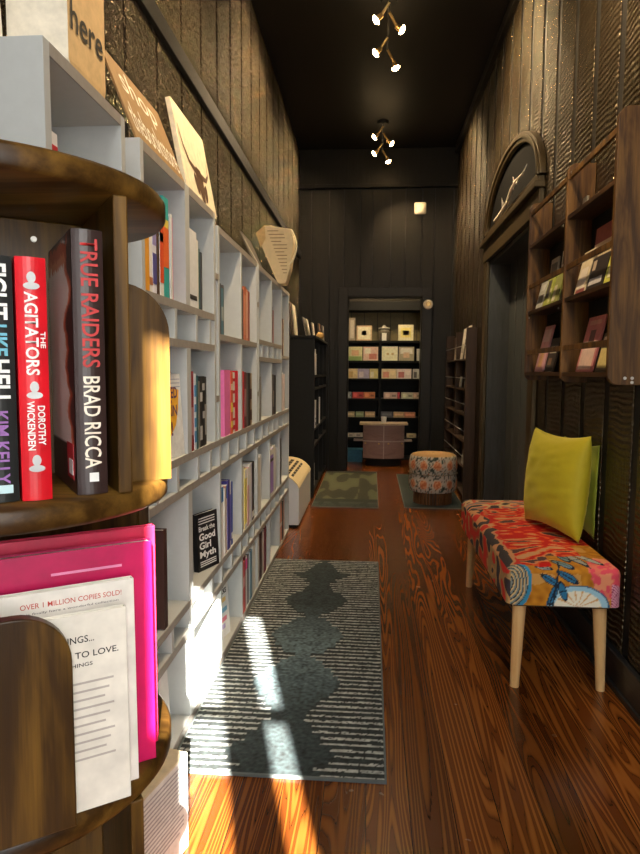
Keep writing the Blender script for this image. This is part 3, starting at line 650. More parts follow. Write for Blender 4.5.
# longhorn canvas
Mx, u, w, n, h, wd = lean_board(2.140, 2.545, -0.612, 1.7945, -0.668, 2.094, 0.02)
t = thing('canvas_print', 'cream canvas with a brown longhorn skull picture on top of the bookcase', 'picture', (-0.61, 2.34, 1.7855))
cb2 = MB().box(0, wd, 0, 0.018, 0, h, 0, Mx).build('canvas', flat((0.80, 0.70, 0.50), 0.7), t, 0.002)
O = Mx @ Vector((0, 0, 0)); Mbr = flat((0.10, 0.05, 0.025), 0.7)
def strip(pts, ws, nm, mat):
    L = []; Rr = []
    for i, (a, b) in enumerate(pts):
        p = Vector((a, b, 0)); q = Vector((*pts[min(i+1, len(pts)-1)], 0))-Vector((*pts[max(i-1, 0)], 0)); q.normalize(); pr = Vector((-q.y, q.x, 0))*ws[i]
        L.append(p+pr); Rr.append(p-pr)
    vs = [O+u*q.x+w*q.y+n*0.0012 for q in L]+[O+u*q.x+w*q.y+n*0.0012 for q in Rr]; m = len(pts)
    MB().add(vs, [(i, i+1, m+i+1, m+i) for i in range(m-1)]).build(nm, mat, cb2)
strip([(0.02, 0.225), (0.05, 0.165), (0.10, 0.125), (0.17, 0.115), (0.21, 0.115)], [0.002, 0.006, 0.009, 0.013, 0.016], 'painted_horn', Mbr)
strip([(0.21, 0.115), (0.26, 0.115), (0.32, 0.12), (0.365, 0.15), (0.375, 0.20)], [0.016, 0.013, 0.009, 0.006, 0.002], 'painted_horn', Mbr)
strip([(0.215, 0.135), (0.215, 0.10), (0.22, 0.06), (0.225, 0.03), (0.23, 0.012)], [0.030, 0.050, 0.038, 0.026, 0.014], 'painted_skull', Mbr)
strip([(0.14, 0.095), (0.17, 0.06), (0.17, 0.03)], [0.010, 0.026, 0.008], 'painted_ear', Mbr)
strip([(0.30, 0.09), (0.275, 0.06), (0.27, 0.025)], [0.010, 0.026, 0.008], 'painted_ear', Mbr)
# dark magazines and kraft bag at the far end
t = thing('magazine', 'dark magazine with white photo cover leaning beside the far paper bag', 'magazine', (-0.64, 3.9, 1.756))
Mx, u, w, n, h, wd = lean_board(3.62, 3.95, -0.64, 1.7600, -0.74, 1.98, 0.006)
c3 = MB().box(0, wd, 0, 0.006, 0, h, 0, Mx).build('cover', flat((0.05, 0.04, 0.035), 0.5), t)
O = Mx @ Vector((0, 0, 0))
for k in range(9):
    a = 0.02+0.03*k; bq = h*(0.85-0.09*k)+random.uniform(-.01, .01)
    MB().add([O+u*p+w*q+n*0.001 for p, q in ((a, bq), (a+0.035, bq-0.03), (a+0.035, bq-0.07), (a, bq-0.04))], [(0, 1, 2, 3)]).build('cover_print', flat((0.55, 0.52, 0.47), 0.6), c3)
t = thing('paper_bag', 'pale kraft paper bag with printed lines perched at the far end of the bookcase', 'bag', (-0.60, 4.25, 1.756))
poly = [(-0.745, 2.075), (-0.689, 2.123), (-0.519, 2.100), (-0.503, 2.01), (-0.527, 1.85), (-0.555, 1.757), (-0.605, 1.757)]
bag = MB().prism(poly, 4.15, 4.27, 'y').build('bag_body', flat((0.72, 0.56, 0.32), 0.8, var=0.06), t, 0.004)
for k in range(13):
    zz = 2.085-k*0.022; xa = -0.672+k*0.0085; xb = xa+0.10-0.03*(k % 3 == 0)-k*0.002
    MB().box(xa, min(xb, -0.545), 4.1485, 4.1495, zz, zz+0.005).build('printed_line', flat((0.25, 0.15, 0.07), 0.7), bag)
hp = [(-0.560, 4.16, 2.10)]+[(-0.515+0.03*math.sin(q*PI/8), 4.155, 2.09-0.20*q/8) for q in range(9)]+[(-0.535, 4.155, 1.875)]
MB().tube(hp, 0.006, 8).build('handle', flat((0.80, 0.68, 0.45), 0.7), t)
MB().prism([(-0.745, 2.075), (-0.689, 2.123), (-0.683, 2.04), (-0.715, 1.98)], 4.146, 4.149, 'y').build('side_fold', flat((0.58, 0.38, 0.16), 0.8), bag)

# ------------------------------------------------------------ round wooden revolving bookstand
CX, CY, RR = -0.391, 0.634, 0.176
TZ = [1.377, 1.086, 0.80, 0.515, 0.23]
nv = Vector((0.57, -0.82, 0)).normalized(); tv = Vector((-nv.y, nv.x, 0))   # tv = (.82,.57)
t = thing('revolving_bookstand', 'round dark wooden revolving bookstand with shelves, close at the left', 'bookstand', (CX, CY, 0))
for i, z in enumerate(TZ):
    r = RR+0.002 if i == 0 else RR
    mb = MB().lathe([(0, z-0.022), (r-0.003, z-0.022), (r, z-0.018), (r, z-0.004), (r-0.003, z), (0, z)], (CX, CY, 0), 72)
    mb.build('round_shelf', M_spinh, t)
MB().cyl((CX, CY, 0.015), (CX, CY, 0.21), 0.03, seg=20).build('post', M_spin, t)
MB().lathe([(0, 0), (0.15, 0), (0.15, 0.012), (0.14, 0.018), (0, 0.018)], (CX, CY, 0), 48).build('base', M_spin, t)
# core panels and dividers in each tier (pinwheel)
for i in range(4):
    z0, z1 = TZ[i+1], TZ[i]-0.022
    ta, na = ((0.094, 0.146), (0.148, 0.088), (0.10, 0.14), (0.09, 0.14))[i]      # the tiers turn separately
    Mk = frame((CX, CY, 0), tv, nv)
    MB().box(ta, ta+0.013, -na, na if i != 1 else 0.0, z0, z1, 0, Mk).build('divider_panel', M_spin, t, 0.0015)
    MB().box(-0.178, ta, -0.014, 0.0, z0, z1, 0, Mk).build('divider_panel', M_spin, t, 0.0015)
def rounded_panel(p0, u, wdt, z0, h, rad, th, left=False):
    """upright board with one rounded top corner (right end unless left)"""
    u = Vector(u).normalized(); n = Vector((u.y, -u.x, 0)); Mf = frame((*p0, 0), u, -n)
    pts = [(0, z0), (wdt, z0)] + [(wdt-rad+rad*math.cos(a), z0+h-rad+rad*math.sin(a)) for a in [PI/2*k/10 for k in range(11)]] + [(0, z0+h)]
    if left: pts = [(wdt-a, b) for a, b in pts][::-1]
    return MB().prism(pts, 0, th, 'y', 0, False, Mf).build('rounded_end_panel', M_spin, t, 0.0015)
rounded_panel((-0.2465, 0.6260), tv, 0.047, TZ[1], 0.20, 0.05, 0.014)
pr = Vector((-0.2520, 0.5120, 0)); p0 = pr - tv*0.10
rounded_panel((p0.x, p0.y), tv, 0.10, TZ[2], 0.195, 0.045, 0.014)
for (px_, pz) in ((0.0, 1.325), (0.045, 1.335)):
    b = Vector((CX, CY, pz)) + tv*px_; MB().cyl(b, b+nv*0.003, 0.003, seg=14).build('bolt', M_steel, t)

# books on the stand
def stand_book(right, th, z0, h, depth, cover, label):
    """spine faces nv; right = right bottom corner of the spine"""
    rt = Vector((*right, z0+0.0006)); o0 = rt - tv*th; M = frame(o0, tv, -nv)
    tt = thing('book', label, 'book', tuple(rt - tv*th/2), 'hardbacks on the round bookstand')
    c = 0.002; mb = MB(); seg = 8
    pts = [(th*k/seg, -0.003*math.sin(PI*k/seg)) for k in range(seg+1)] + [(th, c), (0, c)]
    mb.prism(pts, 0, h, 'z', 0, False, M)
    mb.box(0, c, c, depth, 0, h, 1, M).box(th-c, th, c, depth, 0, h, 1, M)
    cvr = mb.build('cover', cover if isinstance(cover, list) else [cover, cover], tt)
    MB().box(c, th-c, c+0.004, depth-0.004, 0.004, h-0.004, 0, M).build('page_block', M_paper, tt)
    return tt, cvr, o0
dn = Vector((0, 0, -1))
Mtr = flat((0.035, 0.018, 0.016), 0.35)
# torn-paper jacket
tt, cv, o0 = stand_book((-0.2410, 0.568), 0.0265, TZ[1], 0.236, 0.138, [Mtr, attr_mat('torn_jacket', 0.4, 50, 0.0)], 'dark hardback with red and white spine lettering and torn-paper jacket')
text('TRUE RAIDERS', o0+tv*0.0065+Vector((0, 0, 0.228))+nv*0.003, dn, tv, 0.113, 0.0150, flat((0.50, 0.02, 0.02), 0.5), cv, bold=0.012)
text('BRAD RICCA', o0+tv*0.0065+Vector((0, 0, 0.107))+nv*0.003, dn, tv, 0.083, 0.0145, flat((0.85, 0.75, 0.62), 0.5), cv, bold=0.012)
MB().box(0.010, 0.018, -0.0045, -0.0035, 0.012, 0.020, 0, frame(o0, tv, -nv)).build('publisher_mark', M_white, cv)
# printed back of jacket: dense sheet lying on the board
def jacket(a, b):
    p = o0 - tv*0.0004 - nv*(0.002+a*0.134) + Vector((0, 0, 0.236*b)); return tuple(p)
mb = MB(); grid_surface(mb, 50, 90, jacket); jk = mb.build('jacket_print', attr_mat('jacket_print', 0.4, 50, 0.0), cv)
def jf(p):
    d = -(p-o0).dot(nv)/0.15; z = (p.z-o0.z)/0.236
    e = 0.20 + 0.26*noise.noise(Vector((z*7, 3, 0))) + 0.05*noise.noise(Vector((z*25, 9, 0))); top = 0.93-0.05*noise.noise(Vector((d*12, 1, 0)))
    if z < 0.18: return (0.05, 0.02, 0.018)
    dd = min(d-e, top-z)
    if dd < -0.05: return (0.05, 0.02, 0.018)
    if dd < 0.0: return (0.45, 0.08, 0.03)
    if dd < 0.04: return (0.65, 0.25, 0.12)
    return (0.92, 0.88, 0.80)
paint(jk, jf)
Mb = frame(o0-tv*0.0008, tv, -nv)
MB().box(-0.0003, 0, 0.010, 0.045, 0.012, 0.045, 0, Mb).build('red_label', flat((0.55, 0.03, 0.04), 0.5), cv)
MB().box(-0.0006, -0.0003, 0.014, 0.034, 0.016, 0.030, 0, Mb).build('white_label', M_white, cv)
tt, cv, o0 = stand_book((-0.2775, 0.5355), 0.0240, TZ[1], 0.207, 0.12, flat((0.66, 0.008, 0.018), 0.35), 'red hardback with white spine lettering, between two black ones')
text('AGITATORS', o0+tv*0.0060+Vector((0, 0, 0.178))+nv*0.003, dn, tv, 0.070, 0.0105, M_white, cv, bold=0.02)
text('THE', o0+tv*0.0178+Vector((0, 0, 0.145))+nv*0.003, dn, tv, 0.014, 0.0040, M_white, cv, bold=0.02)
text('DOROTHY', o0+tv*0.0138+Vector((0, 0, 0.082))+nv*0.003, dn, tv, 0.034, 0.0060, M_white, cv, bold=0.02)
text('WICKENDEN', o0+tv*0.0055+Vector((0, 0, 0.086))+nv*0.003, dn, tv, 0.042, 0.0060, M_white, cv, bold=0.02)
Mg = flat((0.55, 0.57, 0.58), 0.5)
for zz in (0.190, 0.098, 0.035):
    b = o0+tv*0.012+nv*0.0034+Vector((0, 0, zz))
    MB().add([b+tv*(0.0036*math.cos(k*PI/8))+Vector((0, 0, 0.0048*math.sin(k*PI/8))) for k in range(16)]+[b+tv*(0.0065*math.cos(k*PI/8))+Vector((0, 0, -0.007+0.003*math.sin(k*PI/8))) for k in range(16)], [tuple(range(16)), tuple(range(16, 32))]).build('portrait_mark', Mg, cv)
tt, cv, o0 = stand_book((-0.3010, 0.5240), 0.031, TZ[1], 0.207, 0.12, flat((0.014, 0.016, 0.016), 0.35), 'black hardback at the left edge with white and purple lettering')
text('FIGHT', o0+tv*0.0115+Vector((0, 0, 0.200))+nv*0.003, dn, tv, 0.046, 0.0150, M_white, cv, bold=0.03)
text('LIKE', o0+tv*0.0125+Vector((0, 0, 0.150))+nv*0.003, dn, tv, 0.026, 0.0130, flat((0.12, 0.42, 0.55), 0.5), cv, bold=0.03)
text('HELL', o0+tv*0.0115+Vector((0, 0, 0.121))+nv*0.003, dn, tv, 0.038, 0.0150, M_white, cv, bold=0.03)
text('KIM KELLY', o0+tv*0.0130+Vector((0, 0, 0.078))+nv*0.003, dn, tv, 0.062, 0.0110, flat((0.30, 0.12, 0.42), 0.5), cv, bold=0.02)
MB().box(0.012, 0.026, -0.0045, -0.0037, 0.008, 0.015, 0, frame(o0, tv, -nv)).build('publisher_mark', flat((0.5, 0.7, 0.75), 0.5), cv)

# face-out books on the lower tier; right-bottom corners
def stand_face(right, z0, wd, h, th, cover, label, edge=None, tilt=0.0, name='book'):
    rt = Vector((*right, z0+0.0006)); o0 = rt-tv*wd; up = (Vector((0, 0, 1))*math.cos(tilt)-nv*math.sin(tilt)); nn_ = tv.cross(up)
    tt = thing(name, label, 'book', tuple(rt-tv*wd/2))
    M = frame(o0, tv, -nn_, up); c = 0.0012
    cvr = MB().box(0, wd, 0, c, 0, h, 0, M).box(0, wd, th-c, th, 0, h, 0, M).box(wd-c, wd, c, th-c, 0, h, 0, M).build('cover', cover, tt, 0.0006)
    MB().box(0.003, wd-c, c, th-c, 0.002, h-0.002, 0, M).build('page_block', edge or M_paper, tt)
    return tt, cvr, o0, up, nn_
Mgr = flat((0.10, 0.09, 0.085), 0.6)
tt, cv, o0, up, nn_ = stand_face((-0.2195, 0.5545), TZ[2], 0.125, 0.182, 0.008, flat((0.72, 0.68, 0.60), 0.5), 'white paperback showing its back cover text, behind the rounded wooden panel', tilt=0.03)
def stext(s, a, b, wd, h, mat=Mgr, bold=0.0): return text(s, o0+tv*a+up*b, tv, up, wd, h, mat, cv, bold=bold, lift=0.0006)
stext('THINGS...', 0.062, 0.156, 0.034, 0.0062, M_ink, 0.01); stext('NEED TO LOVE.', 0.055, 0.142, 0.062, 0.0058, M_ink, 0.01)
stext('THINGS', 0.072, 0.134, 0.022, 0.0035, M_ink, 0.01)
for k in range(10):
    zz = 0.118-k*0.0078
    MB().add([o0+tv*a+up*b+nn_*0.0006 for a, b in ((0.05, zz), (0.112-0.004*(k % 3), zz), (0.112-0.004*(k % 3), zz+0.0020), (0.05, zz+0.0020))], [(0, 1, 2, 3)]).build('print_line', flat((0.42, 0.38, 0.34), 0.6), cv)
tt, cv, o0, up, nn_ = stand_face((-0.2215, 0.5805), TZ[2], 0.135, 0.200, 0.010, flat((0.74, 0.70, 0.64), 0.5), 'white paperback reading over one million copies sold in red', tilt=0.03)
stext('OVER 1 MILLION COPIES SOLD!', 0.035, 0.186, 0.088, 0.0048, flat((0.50, 0.06, 0.04), 0.5), 0.005)
stext('is finally here a wonderful collection', 0.040, 0.180, 0.080, 0.0026, Mgr)
tt, cv, o0, up, nn_ = stand_face((-0.2160, 0.6150), TZ[2], 0.150, 0.228, 0.014, flat((0.55, 0.0, 0.09), 0.45), 'large magenta paperback standing behind the white ones', tilt=0.02)
MB().add([o0+tv*a+up*b+nn_*0.0006 for a, b in ((0.055, 0.206), (0.12, 0.206), (0.12, 0.2085), (0.055, 0.2085))], [(0, 1, 2, 3)]).build('print_line', flat((0.85, 0.3, 0.5), 0.5), cv)
tt, cv, o0, up, nn_ = stand_face((-0.2236, 0.6440), TZ[2], 0.150, 0.237, 0.010, flat((0.66, 0.02, 0.08), 0.4), 'red book with a blue-yellow top edge, hindmost on the lower tier', edge=flat((0.65, 0.62, 0.30), 0.6), tilt=0.0)

# printed box on the floor
t = thing('cardboard_box', 'cream box with printed text side, on the floor behind the round bookstand', 'box', (-0.52, 1.4, 0))
u = Vector((0.057, 0.225, 0)).normalized(); n = Vector((u.y, -u.x, 0)); M = frame((-0.497, 1.285, 0), u, -n)
bxo = MB().box(0, 0.215, 0, 0.075, 0, 0.25, 0, M).build('carton', flat((0.62, 0.52, 0.36), 0.7), t, 0.002)
MB().box(0.004, 0.211, -0.001, 0, 0.005, 0.246, 0, M).build('printed_panel', flat((0.70, 0.70, 0.68), 0.6), bxo)
for k in range(16): MB().box(0.02, 0.19-0.02*(k % 4 == 3), -0.0018, -0.001, 0.23-k*0.011, 0.2335-k*0.011, 0, M).build('print_line', flat((0.35, 0.35, 0.36), 0.6), bxo)
MB().cyl((-0.50, 1.385, 0.25), (-0.50, 1.385, 0.2506), 0.008, seg=12).build('hole', M_ink, bxo)

# ------------------------------------------------------------ rugs
def nz(x, y, z=0.0): return noise.noise(Vector((x, y, z)))
def make_rug(x0, x1, y0, y1, label, fn, step=0.005):
    t = thing('runner_rug', label, 'rug', ((x0+x1)/2, (y0+y1)/2, 0))
    nx = int((x1-x0)/step); ny = int((y1-y0)/step); H0 = 0.009
    mb = MB(); grid_surface(mb, nx, ny, lambda a, b: (x0+(x1-x0)*a, y0+(y1-y0)*b, H0+0.0012*nz(a*90, b*260)), 0, False)
    o = mb.build('pile', attr_mat('rug_pile', 0.92, 500, 0.5), t); paint(o, fn)
    e = MB(); 
    for a in ((x0-0.006, x0, y0-0.006, y1+0.006), (x1, x1+0.006, y0-0.006, y1+0.006), (x0, x1, y0-0.006, y0), (x0, x1, y1, y1+0.006)): e.box(*a, 0.0005, H0+0.001)
    e.build('binding', flat((0.10, 0.12, 0.12), 0.8), t)
    MB().box(x0, x1, y0, y1, 0.0005, H0-0.002).build('backing', flat((0.03, 0.03, 0.03), 0.9), t)
    return t
RX0, RX1, RY0, RY1 = -0.586, 0.055, 1.785, 3.94
def rugf(p):
    x, y = p.x, p.y; xc = (RX0+RX1)/2-0.005
    P = 0.033; k = math.floor(y/P+0.12*nz(x*6, y*2)); f = y/P+0.12*nz(x*6, y*2)-k
    y = (k+0.5)*P; tri = abs(((y-1.9)/0.45) % 1.0-0.5)*2
    hw = 0.050+0.125*tri + 0.05*(nz(k*3.7, 2.0)) 
    if y > 3.7: hw *= 0.6
    mott = nz(x*75, p.y*75)*0.8+nz(x*25, p.y*25, 4)*0.4
    blue = 0.5+0.5*math.sin((y-2.05)*3.1+1.2)
    blue = max(0.12, min(1.0, (1.0-abs(p.y-2.65)/0.6)))
    base = 0.012+0.012*mott
    cdk = (0.010+0.08*blue, 0.017+0.115*blue, 0.018+0.13*blue)
    y = p.y; s = max(0.25, 1+1.3*mott)
    side = abs(x-xc)
    if side < hw:
        j = 0.35 if nz(x*110, y*110, 7) > 0.25 else 0
        return (cdk[0]*s+0.05*j*blue, cdk[1]*s+0.07*j*blue, cdk[2]*s+0.08*j*blue)
    ln = 0.36+0.10*nz(x*30, k*1.7)
    if f < ln and nz(x*120, y*160, 2) > -0.30: 
        q = 0.38+0.26*mott; return (q*0.93, q*0.97, q*0.93)
    return (0.014*s, 0.020*s, 0.020*s)
make_rug(RX0, RX1, RY0, RY1, 'long dark green runner rug with pale stripes and diamonds, in the sunlight', rugf)
def rug2(p):
    x, y = p.x, p.y; q = 0.5+0.5*nz(x*9, y*2.2); r = 0.5+0.5*nz(x*60, y*60)
    if y < 5.78:
        s = 1 if (y/0.045) % 1 < 0.35 and nz(x*20, y*5) > -0.1 else 0
        return (0.02+0.05*s, 0.028+0.06*s, 0.022+0.05*s)
    if y < 5.9 or y > 7.45: return (0.02, 0.026, 0.018)
    a = 0.35+0.65*(q*0.7+r*0.3); w = 1 if q > 0.5 else 0.4
    return (0.14*a*w, 0.15*a*w, 0.075*a*w)
make_rug(-0.505, 0.076, 5.56, 7.56, 'olive green rug in front of the far doorway', rug2, 0.012)
def rug3(p): 
    q = 0.5+0.5*nz(p.x*9, p.y*3); return (0.02+0.02*q, 0.028+0.03*q, 0.028+0.02*q)
make_rug(0.315, 0.83, 5.60, 7.41, 'dark green rug partly beneath the patterned ottoman', rug3, 0.02)

# ------------------------------------------------------------ bench with flowered cushion
BXa, BXb, BYa, BYb, BZa, BZb = 0.516, 0.928, 2.365, 3.62, 0.335, 0.485
t = thing('bench', 'upholstered bench with bright red floral fabric and pale wooden legs by the right wall', 'bench', (0.72, 2.99, 0))
def ell(x, y, cx, cy, a, b, ang):
    dx, dy = x-cx, y-cy; c, s = math.cos(ang), math.sin(ang); return ((dx*c+dy*s)/a)**2+((-dx*s+dy*c)/b)**2
def leafpat(a, b):
    """a: 0..0.40 across the bench, b: distance running up the front and over the top"""
    OC = (0.50, 0.20, 0.015); base = OC
    n1 = nz(a*14, b*14, 1); n2 = nz(a*45, b*45, 2)
    base = (OC[0]*(1+0.35*n2), OC[1]*(1+0.5*n2), OC[2]*(1+0.6*n2))
    if n1 > 0.34: base = (0.62, 0.32, 0.08)
    # magenta/orange bloom at the right
    d = ell(a, b, 0.375, 0.155, 0.085, 0.115, 0)
    if d < 1+0.5*n2: base = (0.75, 0.08+0.10*(n2 > 0), 0.12) if n1+n2 < 0.15 else (0.80, 0.30, 0.16)
    if a > 0.375 and b < 0.09: base = (0.75, 0.35, 0.45) if (b*90+a*60) % 1 > 0.4 else (0.25, 0.02, 0.08)
    # pale blue flower bottom centre
    d = ell(a, b, 0.255, 0.0, 0.115, 0.085, 0)
    if d < 1:
        an = math.atan2(b, a-0.255)
        pet = abs(math.sin(an*7+0.6*n1)); base = (0.35, 0.60, 0.72) if d > 0.55 else ((0.85, 0.80, 0.65) if pet > 0.35 else (0.70, 0.42, 0.16))
        if d > 0.90: base = (0.02, 0.10, 0.22)
    # leaves
    for (cx, cy, la, lb, an, col) in LEAVES:
        e = ell(a, b, cx, cy, la, lb, an)
        if e < 1.0:
            base = (0.015, 0.02, 0.035) if e > 0.62 else col
            dx, dy = a-cx, b-cy
            if abs(-dx*math.sin(an)+dy*math.cos(an)) < 0.0022 and e < 0.8: base = (0.015, 0.02, 0.035)
    # stems
    for (x0, y0, x1, y1) in STEMS:
        L2 = (x1-x0)**2+(y1-y0)**2; tt = max(0, min(1, ((a-x0)*(x1-x0)+(b-y0)*(y1-y0))/L2)); 
        if math.hypot(a-x0-tt*(x1-x0), b-y0-tt*(y1-y0)) < 0.0035: base = (0.015, 0.03, 0.05)
    # swirls on the left
    r = math.hypot((a+0.01)*1.0, (b-0.09)*0.8)
    if r < 0.085:
        q = (r*75+0.6*n1) % 1.0; base = (0.02, 0.03, 0.04) if q < 0.3 else ((0.65, 0.45, 0.20) if q < 0.6 else (0.20, 0.24, 0.22))
    if 0.085 <= r < 0.098: base = (0.04, 0.25, 0.42)
    return base
GB = (0.16, 0.26, 0.30); BB = (0.03, 0.17, 0.33)
LEAVES = [(0.155, 0.10, 0.045, 0.014, 2.6, BB), (0.215, 0.115, 0.048, 0.015, 0.4+2.2, BB), (0.165, 0.045, 0.045, 0.014, 1.25, BB), (0.13, 0.155, 0.035, 0.012, 2.9, (0.35, 0.36, 0.33)),
          (0.205, 0.185, 0.050, 0.020, 2.35, GB), (0.225, 0.265, 0.020, 0.065, 0.15, GB), (0.268, 0.235, 0.019, 0.075, 0.35, (0.33, 0.36, 0.34)), (0.312, 0.250, 0.018, 0.080, 0.6, (0.40, 0.42, 0.38)), (0.250, 0.345, 0.020, 0.060, 1.1, (0.30, 0.33, 0.32)),
          (0.20, 0.06, 0.014, 0.04, 0.3, BB)]
STEMS = [(0.165, 0.0, 0.19, 0.20), (0.22, 0.26, 0.30, 0.16)]
def topflame(a, b):
    w = 2.4*nz(a*4, b*3, 5); n = nz(a*9+w, b*17+w*1.5, 3); m = nz(a*18, b*40, 8)
    v = n+0.35*m
    if v > 0.36: return (0.62, 0.34, 0.16)
    if v > 0.20: return (0.70, 0.13, 0.03)
    if v > -0.14: return (0.56, 0.012, 0.008)
    if v > -0.26: return (0.74, 0.10, 0.02)
    if v > -0.40: return (0.66, 0.26, 0.12)
    return (0.10, 0.05, 0.05)
def benchf(p):
    a = p.x-BXa; fr = p.y-BYa
    b = min(p.z-BZa, 0.15) + max(0, fr)           # runs up the front, then back over the top
    if p.x < BXa+0.012 and p.z < BZb-0.02: a = -(BZb-p.z)      # long left side
    mix = 0.25+0.08*nz(a*10, 1.0)
    if a < 0: 
        m = nz(p.y*10, p.z*16, 4)
        if m > 0.22: return (0.05, 0.04, 0.05)
        if m > 0.05: return (0.55, 0.30, 0.12)
        if fr > 0.9 or m < -0.2: return (0.66, 0.04, 0.03)
        return (0.50, 0.10, 0.05) if fr > 0.4 else (0.40, 0.26, 0.12)
    lim = 0.27 - 0.10*(a < 0.16) + 0.03*nz(a*12, 3)
    if b < lim or (a > 0.30 and b < 0.42 + 0.4*(a-0.30)): return leafpat(a, b)
    if fr > 1.0 - 0.25*a + 0.06*nz(a*9, fr*9):
        m = nz(p.x*16, p.y*16, 6)
        return (0.05, 0.04, 0.045) if m > 0.2 else ((0.60, 0.42, 0.22) if m > -0.05 else ((0.65, 0.10, 0.06) if m > -0.25 else (0.25, 0.22, 0.20)))
    if a < 0.05+0.03*nz(fr*9, 7) : 
        m = nz(p.x*20, p.y*14, 6); return (0.06, 0.05, 0.05) if m > 0.1 else ((0.62, 0.30, 0.14) if m > -0.2 else (0.66, 0.04, 0.03))
    return topflame(a, fr)
# closed cushion surface: rounded rectangular loft
def rrect(hx, hy, r, n=10):
    pts = []
    for cx, cy, a0 in ((hx-r, hy-r, 0), (-(hx-r), hy-r, PI/2), (-(hx-r), -(hy-r), PI), (hx-r, -(hy-r), 1.5*PI)):
        for k in range(n+1): pts.append((cx+r*math.cos(a0+PI/2*k/n), cy+r*math.sin(a0+PI/2*k/n)))
    return pts
def cushion(name, x0, x1, y0, y1, z0, z1, mat, parent, fn, step=0.006, crown=0.014, er=0.030):
    mb = MB(); nx = int((x1-x0)/step); ny = int((y1-y0)/step); nzz = int((z1-z0)/step)
    cx, cy = (x0+x1)/2, (y0+y1)/2; hx, hy, hz = (x1-x0)/2, (y1-y0)/2, (z1-z0)/2; cz = (z0+z1)/2
    def rnd(p):
        q = Vector((p[0]-cx, p[1]-cy, p[2]-cz)); core = Vector((max(-hx+er, min(hx-er, q.x)), max(-hy+er, min(hy-er, q.y)), max(-hz+0.004, min(hz-er, q.z))))
        d = q-core
        if d.length > 1e-9:
            rr = er if q.z > -hz+0.03 else er
            if q.z < core.z: d.z *= 0.2
            d = d.normalized()*min(d.length, er)
        r = core+d
        if p[2] > cz: r.z += crown*(1-(q.x/hx)**2)*(1-(q.y/hy)**4)
        return (r.x+cx, r.y+cy, r.z+cz)
    def face(f, a, b): grid_surface(mb, a, b, lambda s, v: rnd(f(s, v)))
    face(lambda s, v: (x0+(x1-x0)*s, y0+(y1-y0)*v, z1), nx, ny)
    face(lambda s, v: (x0+(x1-x0)*s, y0, z0+(z1-z0)*v), nx, nzz)
    face(lambda s, v: (x0+(x1-x0)*s, y1, z0+(z1-z0)*v), nx, nzz)
    face(lambda s, v: (x0, y0+(y1-y0)*s, z0+(z1-z0)*v), ny, nzz)
    face(lambda s, v: (x1, y0+(y1-y0)*s, z0+(z1-z0)*v), ny, nzz)
    mb.add([(x0+er*.4, y0+er*.4, z0+0.002), (x1-er*.4, y0+er*.4, z0+0.002), (x1-er*.4, y1-er*.4, z0+0.002), (x0+er*.4, y1-er*.4, z0+0.002)], [(0, 1, 2, 3)])
    o = mb.build(name, mat, parent)
    bm = bmesh.new(); bm.from_mesh(o.data); bmesh.ops.remove_doubles(bm, verts=bm.verts, dist=0.0004); bmesh.ops.recalc_face_normals(bm, faces=bm.faces); bm.to_mesh(o.data); bm.free()
    paint(o, fn); return o
cushion('seat', BXa, BXb, BYa, BYb, BZa, BZb, attr_mat('floral_fabric', 0.8, 350, 0.25, 0.0, 0.2), t, benchf, 0.004)
MB().box(BXa+0.03, BXb-0.03, BYa+0.03, BYb-0.03, BZa-0.012, BZa+0.01).build('seat_frame', M_dkwood, t)
for (lx, ly, sx, sy) in ((0.575, 2.425, -1, -1), (0.870, 2.425, 1, -1), (0.575, 3.545, -1, 1), (0.870, 3.545, 1, 1)):
    MB().cyl((lx+sx*0.012, ly+sy*0.012, 0.0), (lx, ly, BZa-0.008), 0.0165, 0.0255, 20).build('leg', M_leg, t, 0.002)

# velvet pillows
def pillow(name, c, u, w, n, su, sw, th, col, label, bulge=1.0):
    mb = MB(); nn = 44
    def surf(sgn):
        def f(a, b):
            p, q = 2*a-1, 2*b-1
            prof = (max(0, (1-abs(p)**2.3))*max(0, (1-abs(q)**2.3)))**0.5
            pin = 1-0.045*(1-q*q)*abs(p)**3; pin2 = 1-0.11*(1-p*p)*abs(q)**3
            wr = 0.006*nz(p*1.5+q*3+sgn, q*5-p*2, sgn*3)*prof + 0.0035*nz(p*3+q*2, q*13, 5)*prof*(0.3+abs(p))
            return c+u*(p*su*pin)+w*(q*sw*pin2)+n*(sgn*(th*prof+wr))
        return f
    grid_surface(mb, nn, nn, surf(1)); grid_surface(mb, nn, nn, surf(-1))
    m, t_, b_ = nt('velvet_'+name); b_.inputs['Base Color'].default_value = (*col, 1); b_.inputs['Roughness'].default_value = 0.7
    f_ = noise_n(t_, coords(t_), 14, 3); t_.links.new(ramp(t_, f_, [(0.3, tuple(q*0.94 for q in col)), (0.7, tuple(min(1, q*1.06) for q in col))]), b_.inputs['Base Color'])
    b_.inputs['Sheen Weight'].default_value = 0.5; b_.inputs['Sheen Tint'].default_value = (0.9, 0.85, 0.2, 1); b_.inputs['Sheen Roughness'].default_value = 0.4
    o = mb.build(name, m)
    bm = bmesh.new(); bm.from_mesh(o.data); bmesh.ops.remove_doubles(bm, verts=bm.verts, dist=0.0008); bmesh.ops.recalc_face_normals(bm, faces=bm.faces); bm.to_mesh(o.data); bm.free()
    tag(o, label, 'pillow', 'green velvet pillows on the bench'); return o
PB = BZb+0.018
def put_pillow(cx, cy, yaw, lean, s, th, col, label):
    u = Vector((math.cos(yaw), math.sin(yaw), 0)); n0 = Vector((u.y, -u.x, 0))      # facing
    w = (Vector((0, 0, 1))*math.cos(lean)-n0*math.sin(lean)); n = u.cross(w)
    c = Vector((cx, cy, PB+s*math.cos(lean)*0.985)); return pillow('velvet_pillow', c, u, w, n, s, s, th, col, label)
